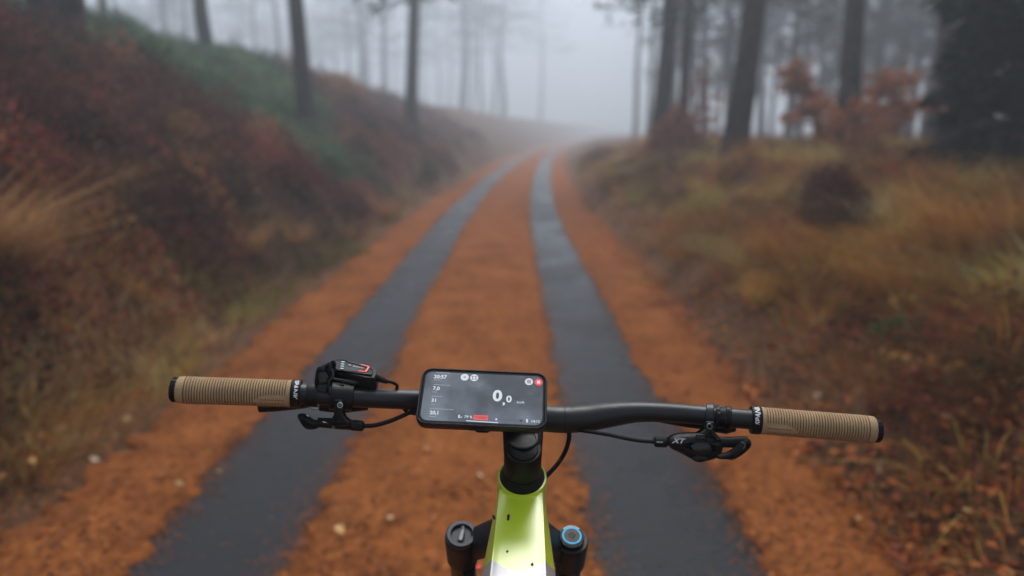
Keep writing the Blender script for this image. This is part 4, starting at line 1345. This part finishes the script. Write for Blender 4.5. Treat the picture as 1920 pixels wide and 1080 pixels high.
# neck between the steerer and the clamp
mid = HT + AXD * .031
secs = []
for t in np.linspace(0, 1, 7):
    c = mid.lerp(CL, t)
    d = (CL - mid).normalized()
    sx_ = VR
    up = d.cross(sx_).normalized() * -1
    wv, hv = .0215 + .0035 * t, .0155 - .002 * math.sin(math.pi * t)
    secs.append([c + sx_ * wv * math.copysign(abs(math.cos(a)) ** .45, math.cos(a)) + up * hv * math.copysign(abs(math.sin(a)) ** .45, math.sin(a)) for a in np.linspace(0, 2 * math.pi, 28, endpoint=False)])
part(MB().rings(secs), 'stem_neck', M['black'], stem, sharp=50)
bax = (at(1030, 785.5, .880) - at(930, 774.5, .880)).normalized()
part(MB().lathe(CL - bax * .0245, bax, [(0, .0160), (0, .0195), (.0012, .0205), (.0478, .0205), (.049, .0195), (.049, .0160)], 40), 'bar_clamp', M['black'], stem)
part(MB().lathe(HT + AXD * .0485, AXD, [(0, .017), (.0012, .0165), (.0016, .0155), (.0016, .004), (.0006, .0038)], 36), 'top_cap', M['black'], stem)
part(MB().lathe(HT + AXD * .0495, AXD, [(0, .0042), (.0012, .0040), (.0014, .0026), (.0004, .0022), (.0004, 0)], 20, caps=False), 'cap_bolt', M['bar'], stem)
for px, py, wd in ((960.5, 853.5, 8), (958.5, 872, 8), (958.5, 878.5, 7), (998, 877, 10)):
    c = at(px, py, .8335 if px < 990 else .834)
    part(MB().pillow([c + VR * a + VU * b for a, b in ((-wd * .0003, -.0009), (wd * .0003, -.0012), (wd * .0003, .0009), (-wd * .0003, .0012))], .002, .0005), 'stem_bolt', M['faint'], stem)
part(MB().lathe(HT - AXD * .002, AXD, [(0, .0262), (.003, .0258), (.009, .0235), (.0142, .0222), (.0142, .016)], 44), 'headset_cover', M['rubber'], stem)
# phone holder fixed on the stem
mount = part(MB().tube([Vector(p) for p in spline([tuple(CL + VN * .012), tuple(at(945, 778, .852)), tuple(at(915, 768, .836))], 5)], [.013, .013, .013, .013, .013, .013, .014, .015, .016, .017, .018][:11], 20), 'phone_holder', M['black'])
part(MB().pillow(px_poly([(888, 792), (921, 794), (919, 808), (914, 811), (894, 810), (890, 806)], .826), .012, .003), 'release_tab', M['black'], mount)
part(MB().lathe(at(980, 826, .846), VN * .5 + VU * .85, [(0, .019), (.004, .019), (.0052, .0175), (.0052, .0150), (.0040, .0145), (.0040, 0)], 36, caps=False), 'lock_ring', M['black'], mount)

# frame ------------------------------------------------------------------------
hlen = .118
hb = HT - AXD * hlen
frame = part(MB().lathe(HT - AXD * hlen, AXD, [(0, .024), (0, .0305), (.03, .0300), (hlen - .014, .0292), (hlen - .003, .0290), (hlen + .0005, .0282), (hlen + .0005, .0262), (hlen - .003, .0262)], 48), 'frame', M['lime'])
frame['label'] = 'lime yellow head of the frame turning grey along the top tube'
REAR = Vector((.9 * 0, -.899, -.438)).normalized()
# top tube: sections from the rim of the head tube back to the seat tube
S0 = HT + REAR * .006 + AXD * -.0045
TT0 = bk(0, S0.y, S0.z)
TT1 = at(971.5, 1082, .752)
dirv = (TT1 - TT0)
TT2 = TT0 + dirv * 3.9
NTH = 44


def section(c, d, wt, ws, dep, arch):
    """tube section: nearly flat top of half width wt, flanks that bulge to ws, depth dep"""
    sx_ = VR - d * VR.dot(d)
    sx_.normalize()
    up = sx_.cross(d).normalized()
    if up.z < 0: up = -up
    pts = [(-wt * .96, -arch), (-wt * .5, -arch * .25), (0, 0), (wt * .5, -arch * .25), (wt * .96, -arch), (wt * 1.02 + (ws - wt) * .10, -arch - .0030), (ws * .97, -dep * .42), (ws, -dep * .62), (ws * .9, -dep * .85), (ws * .55, -dep), (0, -dep * 1.04), (-ws * .55, -dep), (-ws * .9, -dep * .85), (-ws, -dep * .62), (-ws * .97, -dep * .42), (-wt * 1.02 - (ws - wt) * .10, -arch - .0030)]
    pp = spline(pts, 4, True)
    return [c + sx_ * float(p[0]) + up * float(p[1]) for p in pp]


def tt_point(s):
    """section of the top tube at s: 0 the head tube, 1 the picture's lower edge"""
    c = TT0 + dirv * s
    d = dirv.normalized()
    k = min(s, 1.0)
    wt = .0238 + .0042 * k - max(0, s - 1) * .004
    ws = .0290 + .0135 * k - max(0, s - 1) * .008
    dep = .058 + .010 * k - max(0, s - 1) * .012
    return section(c, d, wt, ws, dep, .0014)


ref = tt_point(0)
NS = len(ref)


def split_at(k):
    """where the lime paint ends: a bow, furthest back in the middle"""
    p = ref[k] - TT0
    x_ = abs(p.x) / .03
    return .935 - .17 * min(1, x_) ** 2.2 - max(0, -(p.z) - .012) * 3.0


def surf(s_list_fn, nrow):
    grid = []
    for i in range(nrow):
        row = []
        for k in range(NS):
            s = s_list_fn(i / (nrow - 1), k)
            row.append(s)
        grid.append(row)
    return grid


def tube_from(grid):
    rr = []
    cache = {}
    for row in grid:
        r_ = []
        for k, s in enumerate(row):
            key = round(s, 4)
            if key not in cache: cache[key] = tt_point(key)
            r_.append(cache[key][k])
        rr.append(r_)
    return MB().rings(rr, closed_ends=False)


part(tube_from(surf(lambda t, k: -.0 + t * split_at(k), 22)), 'painted_panel', M['lime'], frame, sharp=60)
part(tube_from(surf(lambda t, k: split_at(k) + t ** 1.5 * (3.9 - split_at(k)), 30)), 'top_tube', M['silver'], frame, sharp=60)
DT0, DT1 = hb + AXD * .025 + REAR * .01, bk(0, .30, .36)
part(MB().tube([DT0, DT0.lerp(DT1, .15), DT0.lerp(DT1, .6), DT1], [.034, .040, .046, .045], 24), 'down_tube', M['silver'], frame)
ST0, ST1 = bk(0, .22, .34), bk(0, .055, .80)
part(MB().tube([ST0, ST1], [.026, .019], 20), 'seat_tube', M['silver'], frame)
for sgn in (-1, 1):
    part(MB().tube([bk(.03 * sgn, .26, .36), bk(.065 * sgn, -.05, .37), bk(.07 * sgn, -.22, .37)], [.016, .013, .012], 12), 'chain_stay', M['silver'], frame)
    part(MB().tube([bk(.02 * sgn, .10, .70), bk(.06 * sgn, -.08, .52), bk(.07 * sgn, -.22, .37)], [.012, .011, .011], 12), 'seat_stay', M['silver'], frame)
part(MB().pillow([bk(0, y_, z_) for y_, z_ in ((.20, .44), (.38, .40), (.42, .33), (.36, .26), (.24, .25), (.17, .33))], .12, .02, axis=Vector((1, 0, 0))), 'motor', M['black'], frame)
# specks of mud on the paint


def on_tube(px, py):
    d_ = (at(px, py, 1.0) - cam.location)
    up = dirv.normalized().cross(VR).normalized()
    if up.z < 0: up = -up
    s_ = (TT0 - cam.location).dot(up) / d_.dot(up)
    return cam.location + d_ * s_, up


for px, py, rx, ry_ in ((953.5, 968, 2.6, 3.0), (953, 973, 2.3, 2.4), (951, 1034, 2.0, 1.6), (998, 1058, 2.6, 2.4), (1012, 1037, 1.0, 1.0)):
    c, up = on_tube(px, py)
    sc_ = .80 / FPX
    ft = dirv.normalized()
    off = .0004 - .0022 * min(1, ((px - 972) / 45) ** 2)
    part(MB().pillow([c + up * off + VR * (rx * sc_ * math.cos(a) * (1 + .25 * math.sin(3 * a + px))) + ft * (ry_ * 1.6 * sc_ * math.sin(a)) for a in np.linspace(0, 2 * math.pi, 12, endpoint=False)], .0012, .0005, axis=up), 'mud_speck', M['mud'], frame)
c0_, c1_ = at(924, 966, .800), at(928, 974, .797)
part(MB().tube([c0_, c0_.lerp(c1_, .5), c1_], [.0008, .0016, .0008], 7), 'mud_speck', M['mud'], frame)
# hose running from the bar into the head of the frame
part(MB().tube([Vector(p) for p in spline([tuple(at(1066, 806, .885)), tuple(at(1067, 822, .888)), tuple(at(1060, 846, .89)), tuple(at(1046, 869, .89)), tuple(at(1025, 892, .885)), tuple(at(1010, 905, .878))], 6)], .0028, 10), 'cable', M['rubber'])

# fork ---------------------------------------------------------------------------
CLft, CRgt = at(865.5, 999, .995), at(1072, 1007, .995)
FD = -AXD
fork = empty('fork')
fork.parent = BIKE
fork.matrix_parent_inverse = Matrix.Translation(-BIKE.location)
for c, side in ((CLft, -1), (CRgt, 1)):
    part(MB().lathe(c + FD * .060, AXD, [(0, .0185), (.002, .0218), (.045, .0230), (.052, .0228), (.0545, .0215), (.0545, .012)], 40), 'crown_socket', M['bar'], fork)
    part(MB().lathe(c + FD * .30, AXD, [(0, .0180), (.2599, .0180)], 32), 'stanchion', M['gloss'], fork)
    part(MB().lathe(c + FD * .60, AXD, [(0, .022), (.01, .0245), (.25, .0245), (.33, .0235), (.332, .020)], 32), 'lower_leg', M['black'], fork)
    ic = hb + AXD * .002
    a_ = c + FD * .030 - VR * side * .012
    b_ = ic + AXD * -.004 + VR * side * .02
    sec = []
    for t in np.linspace(0, 1, 8):
        p = a_.lerp(b_, t) + AXD * (.004 * math.sin(math.pi * t))
        wv, hv = .0165 + .006 * t, .0235 - .003 * math.sin(math.pi * t)
        fw = VR.cross(AXD).normalized()
        sec.append([p + fw * wv * math.copysign(abs(math.cos(q)) ** .5, math.cos(q)) + AXD * hv * math.copysign(abs(math.sin(q)) ** .5, math.sin(q)) for q in np.linspace(0, 2 * math.pi, 24, endpoint=False)])
    part(MB().rings(sec), 'crown_arm', M['bar'], fork, sharp=60)
part(MB().lathe(hb - AXD * .012, AXD, [(0, .024), (.0, .029), (.011, .029), (.011, .02)], 36), 'crown_race', M['black'], fork)
# left cap: ring with a turning knob in a bowl
c = CLft + FD * .0055
part(MB().lathe(c, AXD, [(-.001, .0205), (.0035, .0203), (.0045, .0195), (.0045, .0150), (.0035, .0142), (-.002, .0138), (-.002, 0)], 44, caps=False), 'air_cap', M['dark_cap'], fork)
e1 = (VU * .99 + VR * .10); e1 = (e1 - AXD * e1.dot(AXD)).normalized(); e2 = AXD.cross(e1)
part(MB().pillow([c + AXD * .001 + e1 * a + e2 * b for a, b in ((-.0115, -.0034), (-.004, -.0042), (.006, -.0038), (.0115, -.0018), (.0122, 0), (.0115, .0018), (.006, .0038), (-.004, .0042), (-.0115, .0034))], .008, .0018, axis=AXD), 'knob', M['grey'], fork)
part(MB().lathe(CLft + FD * .0062, AXD, [(0, .0222), (.0012, .0221), (.0016, .0212), (.0016, .0206)], 40, caps=False), 'cap_rim', M['bar'], fork)
# right cap: blue ring round a grey disc with printing
c = CRgt + FD * .0055
part(MB().lathe(c, AXD, [(-.001, .0170), (.006, .0168), (.0085, .0160), (.0085, 0)], 44, caps=False), 'damper_cap', M['black'], fork)
part(MB().lathe(c + AXD * .0085, AXD, [(0, .0108), (.0007, .0108), (.0007, .0129), (0, .0131)], 44, caps=False), 'blue_ring', M['blue'], fork)
part(MB().lathe(c + AXD * .0084, AXD, [(0, .0107), (.0005, .0106), (.0005, .0045), (.0001, .0043), (.0001, .0034), (.0005, .0032), (.0005, .0012), (-.0005, .0010)], 36, caps=False), 'damper_disc', M['bar'], fork)
fw = (VU - AXD * VU.dot(AXD)).normalized(); sd2 = VR - AXD * VR.dot(AXD) - fw * VR.dot(fw); sd2.normalize()
for i in range(9):                                            # ring of print, too fine to read
    a = R(48 + i * 10.5)
    d = sd2 * math.cos(a) + fw * math.sin(a)
    t_ = AXD.cross(d)
    p = c + AXD * .00862 + d * .0147
    part(MB().pillow([p + t_ * x_ + d * y_ for x_, y_ in ((-.0010, -.0010), (.0010, -.0010), (.0010, .0010), (-.0010, .0010))], .0004, .0001, axis=AXD), 'print_mark', M['white'], fork)
for i in range(12):
    a = R(220 + i * 9)
    d = sd2 * math.cos(a) + fw * math.sin(a)
    t_ = AXD.cross(d)
    p = c + AXD * .0075 + d * .0163
    part(MB().pillow([p + t_ * x_ + d * y_ for x_, y_ in ((-.0007, -.0006), (.0007, -.0006), (.0007, .0006), (-.0007, .0006))], .0008, .0001, axis=AXD), 'print_mark', M['dim'], fork)
# arch between the lower legs with a red stripe
AR = [CLft + FD * .30 + VR * .004, CLft + FD * .262 + VR * .02 + Vector((0, .03, 0)), (CLft + CRgt) / 2 + FD * .235 + Vector((0, .045, 0)), CRgt + FD * .262 - VR * .02 + Vector((0, .03, 0)), CRgt + FD * .30 - VR * .004]
part(MB().tube([Vector(p) for p in spline([tuple(p) for p in AR], 6)], .014, 14), 'arch', M['black'], fork)
# red sticker on the arch
AXLE = (CLft + CRgt) / 2 + FD * .575 + Vector((0, .0, 0))
AXLE.z = .372
AXLE = bk(0, AXLE.y, .372)
WR = .372
q = [at(887, 1067, 1.17), at(901.5, 1066.5, 1.17), at(901.5, 1057.5, 1.18), at(895, 1060, 1.18)]
part(MB().pillow(q, .004, .001), 'sticker', M['red'], fork)


def wheel(axle):
    wh = empty('wheel')
    wh.parent = BIKE
    wh.matrix_parent_inverse = Matrix.Translation(-BIKE.location)
    prof = []
    for k in range(14):
        a = 2 * math.pi * k / 14
        prof.append((.031 * math.cos(a), WR - .031 + .031 * math.sin(a)))
    lean_ax = Vector((1, 0, -.035)).normalized()
    part(MB().lathe(axle, lean_ax, prof + prof[:1], 72, caps=False), 'tyre', M['rubber'], wh)
    part(MB().lathe(axle, lean_ax, [(-.017, .315), (-.015, .296), (0, .290), (.015, .296), (.017, .315), (0, .311), (-.017, .315)], 60, caps=False), 'rim', M['black'], wh)
    part(MB().lathe(axle, lean_ax, [(-.055, .009), (-.05, .012), (-.03, .028), (-.026, .018), (.026, .018), (.03, .028), (.05, .012), (.055, .009)], 24), 'hub', M['black'], wh)
    sp = MB()
    for k in range(28):
        a = 2 * math.pi * k / 28
        b = a + (.5 if k % 2 else -.5)
        s_ = .028 if k % 4 < 2 else -.028
        sp.tube([axle + lean_ax * s_ + Vector((0, math.cos(b), math.sin(b))) * .026, axle + Vector((0, math.cos(a), math.sin(a))) * .293], .001, 4, caps=False)
    tag(part(sp, 'spokes', M['steel'], wh), kind='stuff')
    part(MB().lathe(axle - lean_ax * .048, lean_ax, [(0, .06), (.002, .06), (.002, .10), (0, .10), (0, .06)], 40, caps=False), 'brake_disc', M['steel'], wh)


wheel(AXLE)
wheel(bk(0, -.22, .372))
part(MB().tube([ST1 - (ST1 - ST0).normalized() * .02, ST1 + (ST1 - ST0).normalized() * .13], .0158, 18), 'seat_post', M['gloss'])
SDL = bk(0, .02, .945)
sec = []
for t in np.linspace(0, 1, 12):
    wv = .018 + .055 * sstep(.35, 1, t)
    hv = .017 + .008 * t
    p = SDL + Vector((0, .15 - .27 * t, .006 * math.cos(t * 6)))
    k_ = .35 if t in (0, 1) else 1
    sec.append([p + VR * wv * k_ * math.cos(q) + Vector((0, 0, 1)) * hv * k_ * math.sin(q) for q in np.linspace(0, 2 * math.pi, 20, endpoint=False)])
part(MB().rings(sec), 'saddle', M['rubber'], sharp=70)
for sgn in (-1, 1):
    e_ = bk(.085 * sgn, .29 + .165 * sgn * .3, .33 - .15 * sgn)
    cr = part(MB().tube([bk(.07 * sgn, .29, .33), e_], [.014, .010], 12), 'crank', M['black'])
    part(MB().pillow([e_ + VR * sgn * (.055 + a) + Vector((0, b, 0)) for a, b in ((-.05, -.045), (.05, -.045), (.05, .045), (-.05, .045))], .016, .004, axis=Vector((0, 0, 1))), 'pedal', M['black'], cr)

# ------------------------------------------------------------------ the phone in its holder
PS = 0.955
RC = np.array([[0.99896326, 0.0409221, -0.01994461], [-0.04391152, 0.75062533, -0.65926731], [-0.01200767, 0.65945962, 0.75164408]])
TC = np.array([-0.03388807, -0.12738444, 0.85972139]) * PS


def c2w(v):
    """lens axes (right, up, ahead) to the world"""
    return VR * float(v[0]) + VU * float(v[1]) - VN * float(v[2])


PC = cam.location + c2w(TC)
PX, PY, PZ = c2w(RC[:, 0]).normalized(), c2w(RC[:, 1]).normalized(), -c2w(RC[:, 2]).normalized()
PW, PH = .150 * PS, .0775 * PS
M['case'] = plain('case_rubber', (0.008, 0.009, 0.011), 0.45, noise=0.2, nscale=60, bump=0.2, bscale=800)
M['bezel'] = plain('phone_bezel', (0.006, 0.006, 0.008), 0.12, noise=0.1, nscale=30)


def screen_mat():
    m, n, l, b = new_mat('phone_screen')
    b.inputs['Base Color'].default_value = (0.012, 0.014, 0.017, 1)
    b.inputs['Roughness'].default_value = 0.06
    b.inputs['IOR'].default_value = 1.75
    b.inputs['Coat Weight'].default_value = 1.0
    b.inputs['Coat IOR'].default_value = 1.7
    b.inputs['Coat Roughness'].default_value = 0.05
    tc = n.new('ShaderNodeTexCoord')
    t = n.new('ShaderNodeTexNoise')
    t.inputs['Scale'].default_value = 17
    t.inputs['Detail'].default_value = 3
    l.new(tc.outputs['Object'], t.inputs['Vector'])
    r = n.new('ShaderNodeValToRGB')                    # cloudy reflection on the glass, painted into the screen's glow
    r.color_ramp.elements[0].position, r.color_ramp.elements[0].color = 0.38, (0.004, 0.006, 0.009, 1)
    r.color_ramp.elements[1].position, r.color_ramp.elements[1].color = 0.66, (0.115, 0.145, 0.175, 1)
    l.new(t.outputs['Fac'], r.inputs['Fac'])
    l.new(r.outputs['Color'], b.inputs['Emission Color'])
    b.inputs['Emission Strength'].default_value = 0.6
    return m


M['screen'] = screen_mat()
_n, _l = M['screen'].node_tree.nodes, M['screen'].node_tree.links
_t = _n.new('ShaderNodeTexNoise')
_t.inputs['Scale'].default_value, _t.inputs['Detail'].default_value = 55, 6
_c = _n.new('ShaderNodeTexCoord')
_l.new(_c.outputs['Object'], _t.inputs['Vector'])
_m = _n.new('ShaderNodeMapRange')
_m.inputs['From Min'].default_value, _m.inputs['From Max'].default_value, _m.inputs['To Min'].default_value, _m.inputs['To Max'].default_value = 0.4, 0.7, 0.04, 0.30
_l.new(_t.outputs['Fac'], _m.inputs['Value'])
_l.new(_m.outputs[0], _n['Principled BSDF'].inputs['Coat Roughness'])
M['ui_white'] = plain('screen_white', (0.3, 0.3, 0.3), 0.3, emit=(0.74, 0.84, 0.92), estr=0.32)
M['ui_grey'] = plain('screen_grey', (0.2, 0.2, 0.2), 0.3, emit=(0.45, 0.52, 0.58), estr=0.22)
M['ui_red'] = plain('screen_red', (0.4, 0.05, 0.05), 0.3, emit=(0.85, 0.035, 0.045), estr=0.42)
M['ui_red2'] = plain('screen_red_soft', (0.4, 0.05, 0.05), 0.3, emit=(0.80, 0.10, 0.10), estr=0.36)
M['ui_dark'] = plain('screen_dark', (0.03, 0.03, 0.03), 0.3, emit=(0.06, 0.07, 0.08), estr=0.3)


def pp(x_, y_, z_=0.0):
    return PC + PX * x_ + PY * y_ + PZ * z_


def rrect(w_, h_, r_, z_=0.0, n=8):
    out = []
    for cx_, cy_, a0 in ((w_ / 2 - r_, h_ / 2 - r_, 0), (-w_ / 2 + r_, h_ / 2 - r_, 90), (-w_ / 2 + r_, -h_ / 2 + r_, 180), (w_ / 2 - r_, -h_ / 2 + r_, 270)):
        for k in range(n + 1):
            a = R(a0 + 90 * k / n)
            out.append(pp(cx_ + r_ * math.cos(a), cy_ + r_ * math.sin(a), z_))
    return out


PHONE = empty('smartphone', tuple(pp(0, -PH / 2, -.012)))
tag(PHONE, 'smartphone in a black case showing speed on its screen, clamped before the stem', 'smartphone')


def ppart(mb, name, mat, parent=None, **k):
    return mb.build(name, mat, PHONE, world=True, **k) if parent is None else mb.build(name, mat, parent, **k)


WB, RB = .0042, .0125
mb = MB()
mb.rings([rrect(PW - .006, PH - .006, RB, -.0115), rrect(PW - .001, PH - .001, RB, -.0095), rrect(PW, PH, RB, -.004), rrect(PW - .0005, PH - .0005, RB, -.0004), rrect(PW - .0022, PH - .0022, RB - .001, .0010), rrect(PW - .0040, PH - .0040, RB - .002, .0010), rrect(PW - .0056, PH - .0056, RB - .0025, -.0006), rrect(PW - .0060, PH - .0060, RB - .0025, -.0040)])
ppart(mb, 'case', M['case'], sharp=50)
ppart(MB().rings([rrect(PW - .0056, PH - .0056, RB - .0025, -.0035), rrect(PW - .0056, PH - .0056, RB - .0025, -.0009), rrect(PW - .0064, PH - .0064, RB - .0028, -.0005)]), 'bezel', M['bezel'])
SW, SHh = PW - .0105, PH - .0105
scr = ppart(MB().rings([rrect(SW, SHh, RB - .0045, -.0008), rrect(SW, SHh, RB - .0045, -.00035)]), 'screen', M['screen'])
scr['label'] = 'dark lit screen with riding data'
ppart(MB().pillow([pp(-.004 + x_, -PH / 2 - .0005 + y_, -.005) for x_, y_ in ((-.008, -.001), (.008, -.001), (.008, .002), (-.008, .002))], .004, .0006, axis=PZ), 'case_button', M['case'])


def on_phone(px, py):
    d_ = at(px, py, 1.0) - cam.location
    s_ = (PC - cam.location).dot(PZ) / d_.dot(PZ)
    v = cam.location + d_ * s_ - PC
    return v.dot(PX), v.dot(PY)


UZ = -.0001


def ui_text(body, px, py, hpx, mat, bold=.02, align='LEFT', sx=1.0, z_=UZ):
    x_, y_ = on_phone(px, py)
    y2 = on_phone(px, py + hpx)[1]
    lettering(body, pp(x_, y_, z_), PX, PY, abs(y_ - y2), mat, scr, bold=bold, align=align, sx=sx)


def ui_quad(name, px0, py0, px1, py1, hpx, mat, z_=UZ):
    """bar on the screen from one pixel to another, hpx high"""
    (x0, y0), (x1, y1) = on_phone(px0, py0), on_phone(px1, py1)
    h2 = abs(on_phone(px0, py0 + hpx)[1] - y0) / 2
    me = bpy.data.meshes.new(name)
    me.from_pydata([tuple(pp(x0, y0 - h2, z_)), tuple(pp(x1, y1 - h2, z_)), tuple(pp(x1, y1 + h2, z_)), tuple(pp(x0, y0 + h2, z_))], [], [(0, 1, 2, 3)])
    me.materials.append(mat)
    return link(name, me, scr)


def ui_disc(name, px, py, rpx, mat, z_=UZ, sq=1.0):
    x_, y_ = on_phone(px, py)
    r_ = abs(on_phone(px + rpx, py)[0] - x_)
    pts = [(math.copysign(abs(math.cos(a)) ** sq, math.cos(a)) * r_, math.copysign(abs(math.sin(a)) ** sq, math.sin(a)) * r_) for a in np.linspace(0, 2 * math.pi, 28, endpoint=False)]
    me = bpy.data.meshes.new(name)
    me.from_pydata([tuple(pp(x_ + a, y_ + b, z_)) for a, b in pts], [], [tuple(range(28))])
    me.materials.append(mat)
    return link(name, me, scr)


ui_text('20:57', 813.5, 706, 6.4, M['ui_white'], .025)
ui_text('7,0', 811.5, 728, 6.4, M['ui_white'], .025)
ui_text('31', 808.5, 750.5, 6.4, M['ui_white'], .025)
ui_text('20,1', 805.5, 773.5, 6.4, M['ui_white'], .025)
for px, py, L in ((818, 698.2, 24), (813, 712, 12), (813, 721, 30), (811, 734.6, 6), (810, 742.6, 18), (808.5, 757.8, 5), (806, 765.8, 45), (804, 780.4, 12)):
    x_ = px
    rg = random.Random(int(px * py))
    while x_ < px + L:                                   # lines of print too small to read
        w_ = rg.uniform(1.2, 2.6)
        ui_quad('fine_print', x_, py + (x_ - px) * .05, x_ + w_, py + (x_ + w_ - px) * .05, 1.5, M['ui_grey'])
        x_ += w_ + rg.uniform(.5, 1.0)
ui_text('0', 924, 742.5, 20, M['ui_white'], .035, sx=1.05)
ui_text(',', 942.5, 751.5, 13, M['ui_white'], .04)
ui_text('0', 949, 748.5, 12, M['ui_white'], .03, sx=1.05)
ui_text('km/h', 969, 754, 4.2, M['ui_white'], .012)
for px, py, mt in ((871.3, 707.2, 'ui_white'), (889.2, 708.2, 'ui_white'), (991.8, 715.6, 'ui_white'), (1009.8, 716.6, 'ui_red')):
    ui_disc('screen_button', px, py, 7.6, M[mt])
ui_text('×', 871.3, 707.4, 6.0, M['ui_dark'], .0, 'CENTER', z_=UZ + .00012)
for a, b in ((-3, 0), (3, 0)):
    ui_quad('map_icon', 889.2 + a - 2.2, 708.2 - 2.6, 889.2 + a + 2.2, 708.4 - 2.6, 1.0, M['ui_dark'], UZ + .00012)
    ui_quad('map_icon', 889.2 + a - 2.2, 708.2 + 2.6, 889.2 + a + 2.2, 708.4 + 2.6, 1.0, M['ui_dark'], UZ + .00012)
    ui_quad('map_icon', 889.2 + a - .6, 708.2, 889.2 + a + .6, 708.3, 5.6, M['ui_dark'], UZ + .00012)
for k in range(3):
    ui_quad('list_icon', 988, 713.2 + k * 2.3, 995.6, 713.6 + k * 2.3, 1.3, M['ui_dark'], UZ + .00012)
ui_quad('stop_icon', 1007, 716.4, 1012.6, 716.7, 5.6, M['ui_white'], UZ + .00012)
ui_quad('bike_battery_icon', 859.2, 780.6, 862, 780.8, 6.0, M['ui_white'])
ui_quad('bike_battery_icon', 863, 782, 866.5, 782.2, 3.0, M['ui_grey'])
ui_text('79 %', 870.5, 781.4, 4.8, M['ui_white'], .012)
ui_quad('mode_badge', 888, 782.2, 915, 783.6, 9.0, M['ui_red2'])
ui_text('TURBO', 901.5, 783, 4.2, M['ui_dark'], .01, 'CENTER', z_=UZ + .00012)
ui_quad('home_bar', 874, 788.6, 934, 792.4, 1.5, M['ui_white'])
ui_disc('heart_icon', 930.5, 786.0, 1.9, M['ui_white'])
for x_, y_ in ((936, 786.5), (941, 787.2), (945.5, 785.5), (951, 787.8), (956, 786.2)):
    ui_quad('scale_mark', x_, y_, x_ + 3.0, y_ + 1.0, 1.0, M['ui_dark'])
ui_quad('phone_battery_icon', 986.6, 788.8, 989.8, 789.0, 6.4, M['ui_white'])
ui_quad('lock_icon', 974, 788.2, 979, 788.5, 3.6, M['ui_dark'])
ui_text('14:12', 995.5, 789.8, 4.6, M['ui_white'], .012)

# ------------------------------------------------------------------ the foggy air
hm = bpy.data.materials.new('haze')
hm.use_nodes = True
hn = hm.node_tree.nodes
hn.clear()
ho = hn.new('ShaderNodeOutputMaterial')
hv = hn.new('ShaderNodeVolumePrincipled')
hv.inputs['Color'].default_value = (0.84, 0.915, 0.98, 1)
hv.inputs['Density'].default_value = HAZE_DENSITY
hv.inputs['Anisotropy'].default_value = 0.5
hm.node_tree.links.new(hv.outputs[0], ho.inputs['Volume'])
x0, x1, y0, y1, z0, z1 = -110, 130, -28, 306, -1.4, 27.0
me = bpy.data.meshes.new('haze')
me.from_pydata([(x0, y0, z0), (x1, y0, z0), (x1, y1, z0), (x0, y1, z0), (x0, y0, z1), (x1, y0, z1), (x1, y1, z1), (x0, y1, z1)], [],
               [(0, 3, 2, 1), (4, 5, 6, 7), (0, 1, 5, 4), (1, 2, 6, 5), (2, 3, 7, 6), (3, 0, 4, 7)])
me.materials.append(hm)
hz_o = link('haze', me)
tag(hz_o, 'cold grey morning fog filling the wood', 'fog', kind='stuff')
